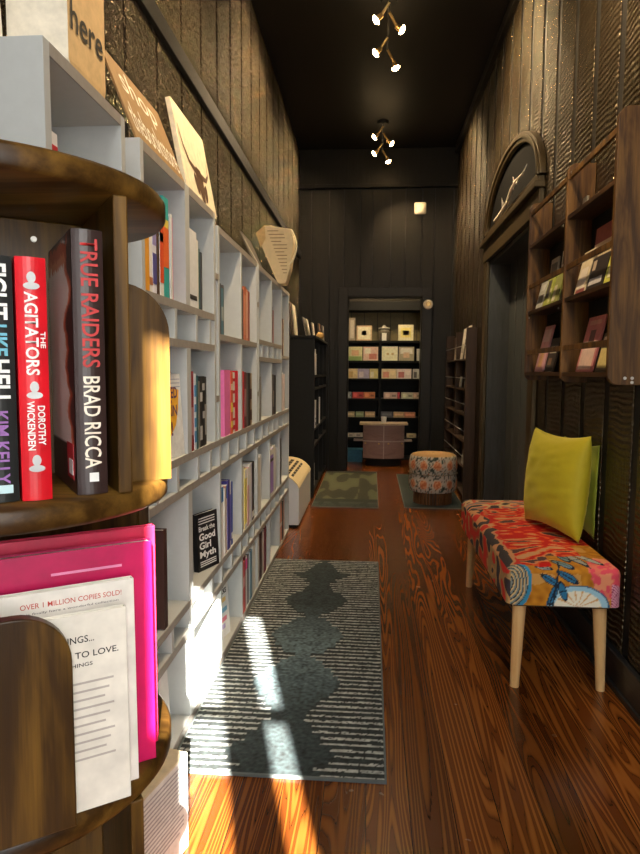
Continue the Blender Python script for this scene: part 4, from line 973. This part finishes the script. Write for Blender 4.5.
put_pillow(0.818, 2.870, math.radians(-75), 0.08, 0.222, 0.080, (0.44, 0.365, 0.007), 'yellow-green velvet pillow standing in front on the bench')
put_pillow(0.932, 2.92, math.radians(-86), 0.02, 0.200, 0.018, (0.20, 0.23, 0.010), 'darker green velvet pillow behind, against the right wall')

# ------------------------------------------------------------ ottoman
OX, OY = 0.575, 5.85
t = thing('ottoman', 'round ottoman in orange floral fabric on a slatted wooden base', 'ottoman', (OX, OY, 0.01))
def ottof(p):
    a = math.atan2(p.x-OX, -(p.y-OY)); r = math.hypot(p.x-OX, p.y-OY); z = p.z
    s = a*0.225; rowk = 0 if z < 0.285 else 1; zc = 0.20 if rowk == 0 else 0.37
    if z > 0.448 and r < 0.20: return (0.55, 0.33, 0.14)
    per = 0.128; k = round(s/per-0.15); du = s-(k+0.15)*per; dz = z-zc; n = nz(s*38, z*38, 2); n2 = nz(s*70, z*70, 5)
    d = math.hypot(du, dz*0.9)
    if d < 0.036+0.006*n: return (0.50, 0.14, 0.05) if n2 > 0.05 or d < 0.012 else (0.68, 0.30, 0.15)
    if d < 0.045+0.006*n: return (0.55, 0.48, 0.38)
    v = abs(nz(s*22, z*22, 9))
    if v < 0.075: return (0.03, 0.045, 0.035)
    if n > 0.30: return (0.06, 0.09, 0.07)
    if n2 > 0.35: return (0.40, 0.16, 0.08)
    return (0.50, 0.45, 0.38)
mb = MB()
prof = []
def arcp(z0, z1, R, b, n=12): return [(R+b*math.sin(PI*k/n), z0+(z1-z0)*k/n) for k in range(n+1)]
prof = [(0.0, 0.118), (0.185, 0.118), (0.200, 0.122)]+arcp(0.126, 0.283, 0.206, 0.012)+arcp(0.289, 0.430, 0.206, 0.012)+[(0.204, 0.442), (0.192, 0.452), (0.17, 0.459), (0.12, 0.464), (0.06, 0.466), (0.0, 0.467)]
mb.lathe(prof, (OX, OY, 0), 150)
o = mb.build('cushion_drum', attr_mat('floral_ottoman', 0.8, 250, 0.2), t); paint(o, ottof)
MB().lathe([(0.2195, 0.283), (0.222, 0.286), (0.2195, 0.289), (0.205, 0.286)], (OX, OY, 0), 80).build('piping', flat((0.2, 0.16, 0.1), 0.8), t)
MB().lathe([(0.0, 0.4665), (0.012, 0.471), (0.014, 0.468), (0.0, 0.4665)], (OX, OY, 0), 16).build('button', flat((0.5, 0.3, 0.12), 0.8), t)
MB().lathe([(0, 0.012), (0.165, 0.012), (0.165, 0.118), (0, 0.118)], (OX, OY, 0), 48).build('base', M_dkwood, t)
sb = MB()
for k in range(44):
    a = 2*PI*k/44; Mk = Matrix.Translation((OX, OY, 0)) @ Matrix.Rotation(a, 4, 'Z'); sb.box(0.163, 0.174, -0.0085, 0.0085, 0.012, 0.116, 0, Mk)
sb.build('slat_skirt', M_slat, t)

# ------------------------------------------------------------ white console heater
t = thing('console_heater', 'white console air unit with cream vented top past the grey bookcase', 'air unit', (-0.68, 5.26, 0))
HX0, HX1 = XL+0.018, -0.535
prof = [(HX0, 0.02), (HX1, 0.02), (HX1, 0.30)] + [(HX1-0.20*math.sin(a)*1.0-0.0, 0.30+0.215*(1-math.cos(a))**0.7) for a in [PI/2*k/8 for k in range(1, 9)]] + [(HX0, 0.52)]
crv = [(HX1, 0.305), (HX1-0.012, 0.332), (-0.58, 0.367), (-0.615, 0.391), (-0.65, 0.406), (-0.70, 0.416), (-0.76, 0.420), (HX0, 0.42)]
prof = [(HX0, 0.02), (HX1, 0.02)] + crv
MB().prism(prof, 4.79, 5.73, 'y').build('casing', flat((0.74, 0.76, 0.78), 0.4, var=0.02), t, 0.006)
top = [(a+0.003*(1-k/7), b+0.005) for k, (a, b) in enumerate(crv)] + crv[::-1]
MB().prism(top, 4.785, 5.735, 'y').build('top_cover', flat((0.72, 0.60, 0.36), 0.45, var=0.02), t)
for r_, (xa, za, xb_, zb_) in enumerate([(-0.590, 0.379, -0.606, 0.390), (-0.622, 0.399, -0.642, 0.4075), (-0.663, 0.4135, -0.69, 0.4185)]):
    for k in range(6):
        ya_ = 4.88+k*0.12
        d = Vector((xb_-xa, 0, zb_-za)); nn2 = Vector((-d.z, 0, d.x)).normalized(); nn2 = nn2 if nn2.x > 0 else -nn2
        P = [Vector((xa, ya_, za)), Vector((xa, ya_+0.09, za)), Vector((xb_, ya_+0.09, zb_)), Vector((xb_, ya_, zb_))]
        MB().add([p+nn2*0.003 for p in P]+[p-nn2*0.004 for p in P], [(0, 1, 2, 3), (4, 5, 6, 7), (0, 1, 5, 4), (1, 2, 6, 5), (2, 3, 7, 6), (3, 0, 4, 7)]).build('vent_slot', M_black, t)
MB().box(HX0, HX1-0.02, 4.80, 5.72, 0.0, 0.02).build('plinth', M_black, t)

# ------------------------------------------------------------ black bookcase on the left, far end
t = thing('black_bookcase', 'tall black bookcase at the far left beyond the white air unit', 'bookcase', (-0.67, 6.8, 0))
KX0, KX1, KY0, KY1, KZ = XL+0.017, -0.525, 5.97, 7.62, 1.505
MB().box(KX0, KX1, KY0, KY0+0.03, 0, KZ).build('side_panel', M_black, t, 0.002); MB().box(KX0, KX1, KY1-0.03, KY1, 0, KZ).build('side_panel', M_black, t, 0.002)
MB().box(KX0, KX0+0.01, KY0+0.03, KY1-0.03, 0.06, KZ).build('back_panel', M_black, t)
for z in (0.08, 0.50, 0.66, 1.04, 1.16): MB().box(KX0+0.01, KX1, KY0+0.03, KY1-0.03, z-0.025, z).build('shelf', M_black, t, 0.002)
MB().box(KX0-0.0, KX1+0.012, KY0-0.012, KY1+0.01, KZ, KZ+0.022).build('top_panel', M_black, t, 0.002)
for y in (6.5, 7.05): MB().box(KX0+0.01, KX1-0.002, y, y+0.022, 0.08, 1.48).build('divider', M_black, t)
def mag(x, y, z, wd, h, th, lean, col, label, band=None, cat='book', nm='book'):
    """cover facing the camera side (-y), leaning along +x"""
    M = Matrix.Translation((x, y, z)) @ Matrix.Rotation(lean, 4, 'Y')
    mb = MB().box(0, th, 0, wd, 0, h, 0, M).box(th*0.15, th*0.85, 0.0, wd+0.001, 0.002, h+0.001, 1, M)
    tag(mb.build(nm, [flat(col, 0.5), M_paper]), label, cat, 'books on the black bookcase'); 
zt = KZ+0.0225
mag(-0.770, 6.15, zt, 0.24, 0.33, 0.02, -0.10, (0.30, 0.20, 0.13), 'tall brown book leaning furthest left on the black bookcase')
mag(-0.742, 6.17, zt, 0.24, 0.31, 0.012, -0.10, (0.70, 0.62, 0.52), 'tall pale book leaning on the brown one')
mag(-0.66, 6.55, zt, 0.2, 0.22, 0.012, -0.22, (0.45, 0.40, 0.36), 'grey book leaning second on the black bookcase')
mag(-0.635, 6.55, zt, 0.2, 0.20, 0.010, -0.20, (0.75, 0.70, 0.62), 'thin cream book leaning in the middle of the black bookcase')
mag(-0.60, 6.6, zt, 0.2, 0.165, 0.012, -0.12, (0.65, 0.60, 0.54), 'short pale book on the black bookcase')
mag(-0.575, 7.0, zt, 0.2, 0.16, 0.016, -0.06, (0.30, 0.20, 0.14), 'small brown book nearest the round ornament')
mag(-0.545, 7.1, zt, 0.2, 0.17, 0.014, -0.04, (0.5, 0.45, 0.4), 'small grey book toward the far end of the black bookcase')
mag(-0.60, 7.2, zt, 0.2, 0.20, 0.016, 0.0, (0.35, 0.16, 0.08), 'russet book at the far end of the black bookcase')
o = MB().lathe([(0, 0), (0.018, 0.001), (0.035, 0.014), (0.042, 0.035), (0.035, 0.06), (0.018, 0.074), (0, 0.077)], (-0.535, 6.75, zt), 24).build('round_ornament', flat((0.65, 0.38, 0.12), 0.5))
tag(o, 'small round orange-tan ornament at the front of the black bookcase top', 'ornament')
def facing_card(name, x, y, z, wd, h, th, col, label, cat, lean=0.15):
    M = frame((x, y, z+0.0006), (0, 1, 0), (-1, 0, 0)) @ Matrix.Rotation(-lean, 4, Vector((1, 0, 0))) 
    mb = MB().box(0, wd, 0, th, 0, h, 0, M); o = mb.build(name, flat(col, 0.5)); return tag(o, label, cat, 'books on the black bookcase')
small_book(6.02, 0.03, 1.16, 0.24, (0.62, 0.58, 0.50), None, 'pale book in the top shelf of the black bookcase', 'books on the black bookcase', x=-0.52, depth=0.2)
small_book(6.12, 0.03, 1.16, 0.20, (0.30, 0.28, 0.24), None, 'grey-brown book in the top shelf of the black bookcase', 'books on the black bookcase', x=-0.52, depth=0.2)
small_book(6.02, 0.10, 0.66, 0.26, (0.52, 0.52, 0.52), [(0.1, 0.2, (0.02, 0.02, 0.02)), (0.3, 0.36, (0.02, 0.02, 0.02))], 'light grey binder in the middle shelf of the black bookcase', 'books on the black bookcase', x=-0.52, depth=0.2)
small_book(6.52+0.02, 0.05, 0.66, 0.27, (0.6, 0.6, 0.58), None, 'thin white book in the middle shelf of the black bookcase', 'books on the black bookcase', x=-0.52, depth=0.2)
small_book(6.15, 0.05, 0.08, 0.22, (0.6, 0.6, 0.58), None, 'white book on the bottom shelf of the black bookcase', 'books on the black bookcase', x=-0.54, depth=0.2)

# ------------------------------------------------------------ wall rack with cards and books, right
t = thing('wall_rack', 'brown wooden wall rack with rounded end panels on the right wall', 'rack', (0.9, 3.0, 1.155))
GX0, GX1 = 0.840, XR-0.0125
def rack_panel(y, th, z0, z1, rad=0.04, mat=None):
    pts = []
    for cx, cz, a0 in ((GX1-0.0, z1, None), (GX0+rad, z1-rad, PI/2), (GX0+rad, z0+rad, PI), (GX1, z0, None)):
        if a0 is None: pts.append((cx, cz))
        else: pts += [(cx+rad*math.cos(a0+PI/2*k/8), cz+rad*math.sin(a0+PI/2*k/8)) for k in range(9)]
    return MB().prism(pts, y, y+th, 'y').build('end_panel' if mat is None else 'middle_panel', M_rack, t, 0.002)
rack_panel(2.365, 0.022, 1.155, 2.115); rack_panel(2.935, 0.022, 1.155, 2.10, 0.035, 1); rack_panel(3.60, 0.022, 1.155, 2.10, 0.035)
for z in (1.877, 1.525, 1.20):
    for y0, y1 in ((2.387, 2.935), (2.957, 3.60)): MB().box(GX0+0.004, GX1, y0, y1, z-0.018, z).build('shelf', M_rackh, t, 0.001)
for z in (2.055, 1.668, 1.318):
    for y0, y1 in ((2.387, 2.935), (2.957, 3.60)): MB().box(GX0+0.004, GX0+0.016, y0, y1, z-0.024, z).build('front_rail', M_rack, t, 0.002)
for y0, y1 in ((2.387, 2.935), (2.957, 3.60)): MB().box(GX1-0.008, GX1, y0, y1, 1.20, 1.88).build('back_board', M_black, t)
for (bx_, by_, bz_) in ((0.90, 2.365, 1.175), (0.925, 2.365, 1.175), (0.925, 2.365, 1.160)):
    MB().cyl((bx_, by_-0.003, bz_+0.005), (bx_, by_, bz_+0.005), 0.0055, seg=12).build('screw', M_steel, t)
for (by_, bz_) in ((2.99, 1.86), (3.02, 1.50), (2.90, 2.06), (3.56, 1.50)):
    MB().cyl((GX0+0.002, by_, bz_-0.011), (GX0+0.0045, by_, bz_-0.011), 0.005, seg=10).build('screw', M_steel, t)
def card(x, y0, y1, z, h, cols, label, lean=0.22, th=0.008, cat='book', group='cards and books in the wall rack'):
    """face-out toward -x; painted as colour blocks"""
    wd = y1-y0; w = Vector((math.sin(lean), 0, math.cos(lean))); u = Vector((0, -1, 0)); n = u.cross(w)
    M = frame((x, y1, z+0.0006+th*math.sin(lean)*1.2), u, -n, w); mb = MB().box(0, wd, 0, th, 0, h, 0, M)
    mats = [flat(cols[0], 0.4)]
    for (a0, a1, b0_, b1_, c_) in cols[1:]:
        mats.append(flat(c_, 0.4)); mb.box(a0*wd, a1*wd, -0.0008, 0.0, b0_*h, b1_*h, len(mats)-1, M)
    o = mb.build('book' if cat == 'book' else 'greeting_card', mats); return tag(o, label, cat, group)
PKp = (0.66, 0.22, 0.22); CR = (0.70, 0.62, 0.45)
card(0.880, 2.66, 2.86, 1.20, 0.235, [(0.66, 0.22, 0.22), (0.1, 0.9, 0.04, 0.55, (0.80, 0.58, 0.50)), (0.35, 0.65, 0.45, 0.75, (0.15, 0.06, 0.06)), (0.15, 0.85, 0.85, 0.93, (0.75, 0.4, 0.35))], 'large red and salmon book at the bottom of the nearer rack section')
card(0.880, 2.50, 2.62, 1.20, 0.155, [(0.08, 0.06, 0.04), (0.1, 0.9, 0.1, 0.6, (0.72, 0.60, 0.25)), (0.1, 0.6, 0.7, 0.9, (0.6, 0.5, 0.4))], 'small black and yellow book right of the salmon one in the rack')
card(0.880, 3.40, 3.56, 1.20, 0.245, [(0.72, 0.38, 0.42), (0.1, 0.9, 0.65, 0.92, (0.80, 0.58, 0.60)), (0.25, 0.7, 0.1, 0.5, (0.70, 0.40, 0.20))], 'pink book at the bottom of the farther rack section')
card(0.880, 3.22, 3.36, 1.20, 0.17, [(0.05, 0.04, 0.035), (0.1, 0.9, 0.55, 0.75, (0.6, 0.55, 0.45)), (0.2, 0.6, 0.2, 0.4, (0.25, 0.15, 0.1))], 'dark book with a pale band beside the pink one in the rack')
card(0.868, 2.745, 2.885, 1.525, 0.185, [(0.68, 0.58, 0.40), (0.15, 0.8, 0.1, 0.6, (0.75, 0.68, 0.60)), (0.1, 0.9, 0.0, 0.12, (0.30, 0.08, 0.08))], 'cream greeting card in the middle of the nearer rack section', cat='card')
card(0.868, 2.545, 2.735, 1.525, 0.135, [(0.03, 0.025, 0.025), (0.1, 0.85, 0.15, 0.35, (0.60, 0.58, 0.60)), (0.1, 0.3, 0.6, 0.9, (0.5, 0.4, 0.3))], 'black greeting card with a white sweep in the rack', cat='card')
card(0.868, 2.42, 2.535, 1.525, 0.12, [(0.60, 0.62, 0.12), (0.2, 0.8, 0.2, 0.6, (0.75, 0.75, 0.5))], 'yellow-green greeting card nearest the end panel', cat='card')
card(0.905, 2.60, 2.80, 1.525, 0.265, [(0.30, 0.06, 0.05), (0.0, 1.0, 0.0, 0.75, (0.70, 0.55, 0.38))], 'tall dark-topped cream card behind the others in the nearer rack section', cat='card', lean=0.08)
card(0.868, 3.42, 3.54, 1.525, 0.15, [(0.55, 0.55, 0.50), (0.1, 0.9, 0.2, 0.5, (0.15, 0.14, 0.12)), (0.2, 0.8, 0.65, 0.85, (0.75, 0.75, 0.7))], 'grey and white card at the far end of the rack', cat='card')
card(0.868, 3.28, 3.40, 1.525, 0.15, [(0.45, 0.50, 0.10), (0.1, 0.6, 0.3, 0.9, (0.1, 0.09, 0.08)), (0.6, 0.9, 0.1, 0.6, (0.65, 0.65, 0.3))], 'olive and black card second from the far end of the rack', cat='card')
card(0.868, 3.14, 3.26, 1.525, 0.155, [(0.30, 0.32, 0.10), (0.1, 0.5, 0.1, 0.6, (0.65, 0.62, 0.45))], 'dark olive card next to the middle panel of the rack', cat='card')
card(0.905, 3.33, 3.46, 1.525, 0.25, [(0.50, 0.46, 0.38), (0.1, 0.9, 0.6, 0.9, (0.1, 0.1, 0.09))], 'tall grey-cream card standing behind in the farther rack section', cat='card', lean=0.08)
card(0.905, 3.12, 3.27, 1.525, 0.26, [(0.70, 0.68, 0.62), (0.1, 0.9, 0.75, 0.9, (0.1, 0.09, 0.08))], 'tall white card behind the olive one in the rack', cat='card', lean=0.08)
card(0.900, 2.875, 2.93, 1.877, 0.07, [(0.62, 0.55, 0.40)], 'little cream card lying on the top shelf of the rack', cat='card', lean=0.08)

# ------------------------------------------------------------ tall brown shelf rack at the far right
t = thing('tall_rack', 'tall dark brown rack of small shelves beside the far right wall', 'rack', (0.91, 6.7, 0))
QX0, QX1 = 0.862, XR-0.0125
MB().box(QX0, QX1, 5.95, 5.985, 0, 1.60).build('end_panel', M_dkwood, t, 0.003); MB().box(QX0, QX1, 7.50, 7.535, 0, 1.60).build('end_panel', M_dkwood, t, 0.003)
MB().box(QX1-0.01, QX1, 5.985, 7.50, 0.03, 1.58).build('back_board', M_dkwood, t)
MB().box(QX0+0.01, QX1-0.01, 6.72, 6.745, 0.03, 1.60).build('divider', M_dkwood, t)
for z in (0.06, 0.31, 0.55, 0.80, 1.04, 1.32):
    for y0, y1 in ((5.985, 6.72), (6.745, 7.50)): MB().box(QX0+0.004, QX1-0.01, y0, y1, z-0.015, z).build('shelf', M_dkwood, t)
for z in (0.41, 0.65, 0.90, 1.14, 1.44):
    MB().tube([(QX0-0.002, 5.99, z), (QX0-0.002, 7.50, z)], 0.004, 8).build('rail', M_steel, t)
def rb(y, z, wd, h, col, label, x=0.885): card(x, y, y+wd, z, h, [col, (0.15, 0.85, 0.2, 0.5, tuple(q*0.5 for q in col))], label, 0.12, 0.008, 'book', 'books in the tall far rack')
rb(6.08, 1.32, 0.17, 0.31, (0.60, 0.54, 0.45), 'cream book standing tall on the nearer top of the far rack')
rb(6.38, 1.32, 0.16, 0.30, (0.66, 0.62, 0.54), 'whitish book in the middle of the far rack top shelf')
rb(6.85, 1.32, 0.16, 0.28, (0.45, 0.40, 0.34), 'tan book toward the far end of the far rack top shelf')
rb(6.10, 1.04, 0.12, 0.11, (0.30, 0.28, 0.25), 'small grey card low in the second shelf of the far rack')
rb(6.45, 1.04, 0.12, 0.11, (0.26, 0.25, 0.23), 'small dark card in the second shelf of the far rack')
rb(6.15, 0.31, 0.14, 0.14, (0.45, 0.43, 0.40), 'pale book low in the far rack just above the ottoman')

# ------------------------------------------------------------ far room: black shelves, stock, counter
t = thing('black_shelving', 'black shelving with stock seen through the far doorway', 'shelving', (0.17, 8.8, 0))
SY0, SY1, SX0, SX1 = 8.65, 8.97, -0.46, 0.80
Mo = flat((0.22, 0.17, 0.07), 0.6)
LV = [0.03, 0.305, 0.577, 0.832, 1.10, 1.339, 1.605]
MB().box(SX0, SX0+0.03, SY0, SY1, 0, 2.12).build('side_panel', M_black, t); MB().box(SX1-0.03, SX1, SY0, SY1, 0, 2.12).build('side_panel', M_black, t)
for z in LV: MB().box(SX0+0.03, SX1-0.03, SY0, SY1-0.01, z-0.028, z).build('shelf', M_black, t, 0.002)
MB().box(SX0, SX1, SY0-0.02, SY1, 2.0, 2.12).build('cornice', M_black, t, 0.004)
MB().box(SX0, SX1, SY1-0.01, SY1, 0, 1.60).build('back_panel', M_black, t)
mb = MB()
for k in range(7): mb.box(SX0+0.18*k+0.004, min(SX0+0.18*(k+1)-0.004, SX1), SY1-0.012, SY1, 1.605, 2.0)
mb.build('panelled_back', Mo, t)
MB().box(0.108, 0.138, SY0+0.004, SY1-0.012, 0.03, 1.577).build('divider', M_black, t)
GOLD = (0.78, 0.66, 0.38)
def stock(name, x0, x1, z, h, cols, label, cat, depth=0.05, y=None, group='stock on the far room shelves'):
    y = SY0+0.03 if y is None else y; wd = x1-x0
    mb = MB().box(x0, x1, y, y+depth, z+0.0006, z+h); mats = [flat(cols[0], 0.5)]
    for (a0, a1, b0_, b1_, c_) in cols[1:]:
        mats.append(flat(c_, 0.5)); mb.box(x0+a0*wd, x0+a1*wd, y-0.0012, y, z+0.0008+b0_*h*0.99, z+b1_*h, len(mats)-1)
    return tag(mb.build(name, mats), label, cat, group)
stock('book', -0.300, -0.220, 1.605, 0.30, [(0.35, 0.28, 0.20), (0.2, 0.8, 0.1, 0.9, (0.55, 0.48, 0.38))], 'tall narrow grey book at the far left of the top black shelf', 'book')
o = stock('framed_print', -0.200, 0.005, 1.605, 0.20, [(0.62, 0.42, 0.24), (0.08, 0.92, 0.08, 0.92, (0.78, 0.70, 0.48)), (0.35, 0.65, 0.35, 0.65, (0.55, 0.52, 0.22))], 'square tan framed print left on the top black shelf', 'picture')
tj = thing('glass_jar', 'dark lidded jar at the middle of the top black shelf', 'jar', (0.17, 8.72, 1.605))
MB().lathe([(0, 0.001), (0.075, 0.001), (0.08, 0.02), (0.08, 0.13), (0.07, 0.155), (0, 0.155)], (0.17, 8.76, 1.605), 32).build('body', flat((0.14, 0.12, 0.09), 0.2), tj)
MB().lathe([(0, 0.155), (0.076, 0.155), (0.076, 0.175), (0.03, 0.185), (0.014, 0.21), (0, 0.215)], (0.17, 8.76, 1.605), 32).build('lid', flat((0.55, 0.50, 0.42), 0.3, 0.5), tj)
stock('greeting_card', 0.14, 0.20, 1.605, 0.10, [(0.75, 0.72, 0.66)], 'small white tag card standing before the dark jar', 'card', 0.004, SY0+0.01)
stock('book', 0.357, 0.557, 1.605, 0.212, [(0.80, 0.72, 0.45), (0.15, 0.85, 0.2, 0.8, (0.80, 0.68, 0.22)), (0.3, 0.7, 0.35, 0.65, (0.80, 0.76, 0.6))], 'square cream and yellow book right on the top black shelf', 'book')
stock('book', -0.311, -0.118, 1.339, 0.185, [(0.70, 0.66, 0.35), (0.05, 0.95, 0.0, 0.3, (0.30, 0.42, 0.12)), (0.25, 0.75, 0.35, 0.75, (0.75, 0.45, 0.25))], 'green and cream picture book, second shelf at left', 'book')
stock('book', -0.108, 0.093, 1.339, 0.185, [(0.75, 0.52, 0.40), (0.1, 0.5, 0.5, 0.9, (0.80, 0.75, 0.6)), (0.4, 0.9, 0.1, 0.5, (0.62, 0.22, 0.16))], 'pink and red picture book, second shelf left of the divider', 'book')
stock('book', 0.142, 0.353, 1.339, 0.190, [(0.80, 0.76, 0.52), (0.3, 0.45, 0.4, 0.55, (0.6, 0.45, 0.2)), (0.6, 0.75, 0.4, 0.55, (0.6, 0.45, 0.2))], 'plain cream book, second shelf right of the divider', 'book')
stock('book', 0.368, 0.571, 1.339, 0.186, [(0.45, 0.38, 0.24), (0.1, 0.9, 0.5, 0.9, (0.75, 0.70, 0.58)), (0.3, 0.7, 0.2, 0.6, (0.70, 0.48, 0.3))], 'olive and pink picture book, second shelf at right', 'book')
stock('book', 0.607, 0.690, 1.339, 0.160, [(0.55, 0.55, 0.52)], 'grey book cut by the door edge, second shelf', 'book')
r3 = [(-0.308, -0.180, (0.75, 0.58, 0.30), (0.62, 0.40, 0.15), 'yellow box'), (-0.178, -0.022, (0.42, 0.36, 0.50), (0.68, 0.58, 0.60), 'lilac and pink box'), (-0.018, 0.095, (0.62, 0.52, 0.20), (0.75, 0.68, 0.5), 'mustard box'),
      (0.142, 0.342, (0.78, 0.62, 0.36), (0.75, 0.30, 0.20), 'long cream box with a red patch'), (0.347, 0.540, (0.80, 0.66, 0.58), (0.55, 0.18, 0.15), 'pale pink box with red print'), (0.562, 0.660, (0.60, 0.60, 0.56), (0.15, 0.15, 0.15), 'grey and white box')]
for a, b, c1, c2, ds in r3: stock('gift_box', a, b, 1.10, 0.130, [c1, (0.1, 0.5, 0.1, 0.7, c2), (0.55, 0.9, 0.4, 0.9, tuple(min(1, q*1.15) for q in c1))], ds+' on the third black shelf', 'box', 0.09)
r4 = [(-0.311, -0.262, (0.35, 0.38, 0.36), 'tiny grey box'), (-0.248, -0.097, (0.62, 0.07, 0.05), 'bright red box'), (-0.094, 0.058, (0.72, 0.24, 0.08), 'orange-red box'), (0.176, 0.355, (0.70, 0.48, 0.38), 'salmon box'), (0.36, 0.392, (0.6, 0.06, 0.08), 'thin red box'), (0.412, 0.565, (0.62, 0.60, 0.42), 'pale green box'), (0.568, 0.66, (0.60, 0.42, 0.30), 'tan box')]
for a, b, c1, ds in r4: stock('gift_box', a, b, 0.832, 0.083, [c1, (0.1, 0.45, 0.2, 0.8, tuple(min(1, q*1.3+0.05) for q in c1)), (0.6, 0.9, 0.3, 0.6, tuple(q*0.5 for q in c1))], ds+' on the fourth black shelf', 'box', 0.09)
r5 = [(-0.311, -0.216, (0.62, 0.48, 0.25), 'ochre box'), (-0.200, -0.091, (0.35, 0.42, 0.22), 'green box'), (-0.075, 0.062, (0.72, 0.50, 0.26), 'tan-orange box'), (0.143, 0.299, (0.12, 0.12, 0.13), 'dark grey box'), (0.312, 0.450, (0.62, 0.42, 0.20), 'amber box'), (0.455, 0.603, (0.66, 0.28, 0.14), 'rust box')]
for a, b, c1, ds in r5: stock('gift_box', a, b, 0.577, 0.072, [c1, (0.1, 0.9, 0.35, 0.75, tuple(min(1, q*1.3+0.05) for q in c1))], ds+' on the fifth black shelf', 'box', 0.09)
r6 = [(-0.308, -0.210, (0.62, 0.56, 0.42), 'cream box left'), (-0.208, -0.102, (0.66, 0.60, 0.50), 'off-white box left'), (0.494, 0.619, (0.62, 0.50, 0.30), 'tan box right')]
for a, b, c1, ds in r6: stock('gift_box', a, b, 0.305, 0.055, [c1, (0.2, 0.7, 0.2, 0.7, tuple(q*0.6 for q in c1))], ds+' of the counter on the low black shelf', 'box', 0.09)
o = MB().box(-0.33, -0.10, 8.41, 8.62, 0.0, 0.15).box(-0.34, -0.09, 8.40, 8.63, 0.15, 0.165).build('storage_box', flat((0.03, 0.16, 0.24), 0.6), bevel=0.004)
tag(o, 'low blue storage box on the floor left of the counter', 'box')
# bow-fronted counter
t = thing('counter', 'small bow-fronted pinkish counter in the far room', 'counter', (0.17, 8.2, 0))
Mcd = wood('counter_wood', (0.20, 0.12, 0.10), (0.27, 0.17, 0.15), (0.32, 0.21, 0.18), 'x', 1, 0.4)
def bow(x0, x1, yb, dep, n=14): return [(x0+(x1-x0)*k/n, yb-dep*(1-(2*k/n-1)**2)) for k in range(n+1)]
bd = bow(-0.09, 0.43, 8.12, 0.08)
MB().prism(bd+[(0.43, 8.35), (-0.09, 8.35)], 0.10, 0.52, 'z').build('body', Mcd, t)
MB().prism(bow(-0.05, 0.39, 8.16, 0.06)+[(0.39, 8.34), (-0.05, 8.34)], 0.0, 0.10, 'z').build('plinth', M_black, t)
MB().prism(bow(-0.135, 0.475, 8.11, 0.10)+[(0.475, 8.37), (-0.135, 8.37)], 0.52, 0.545, 'z').build('counter_top', flat((0.55, 0.42, 0.30), 0.4), t, 0.003)
MB().prism([(a, b-0.006) for a, b in bd]+[(a, b) for a, b in bd[::-1]], 0.31, 0.325, 'z').build('moulding', flat((0.42, 0.32, 0.28), 0.4), t)
MB().box(0.164, 0.176, 8.03, 8.045, 0.10, 0.52).build('centre_stile', flat((0.42, 0.32, 0.28), 0.4), t)
for xx in (0.11, 0.23, 0.40, -0.06): MB().lathe([(0, -0.012), (0.01, -0.008), (0.012, 0), (0.01, 0.008), (0, 0.012)], (xx, 8.035+0.55*(xx-0.17)**2*2.2, 0.29), 12).build('knob', M_brass, t)
for xa, xb_ in ((-0.21, -0.09), (0.43, 0.53)): MB().box(xa, xb_, 8.13, 8.30, 0.31, 0.325).build('side_ledge', flat((0.42, 0.32, 0.28), 0.4), t)
o = MB().lathe([(0, 0.0006), (0.028, 0.0006), (0.036, 0.075), (0.033, 0.078), (0.025, 0.01), (0, 0.01)], (0.17, 8.16, 0.545), 24).build('cup', M_white); tag(o, 'small white cup standing on the far counter', 'cup')
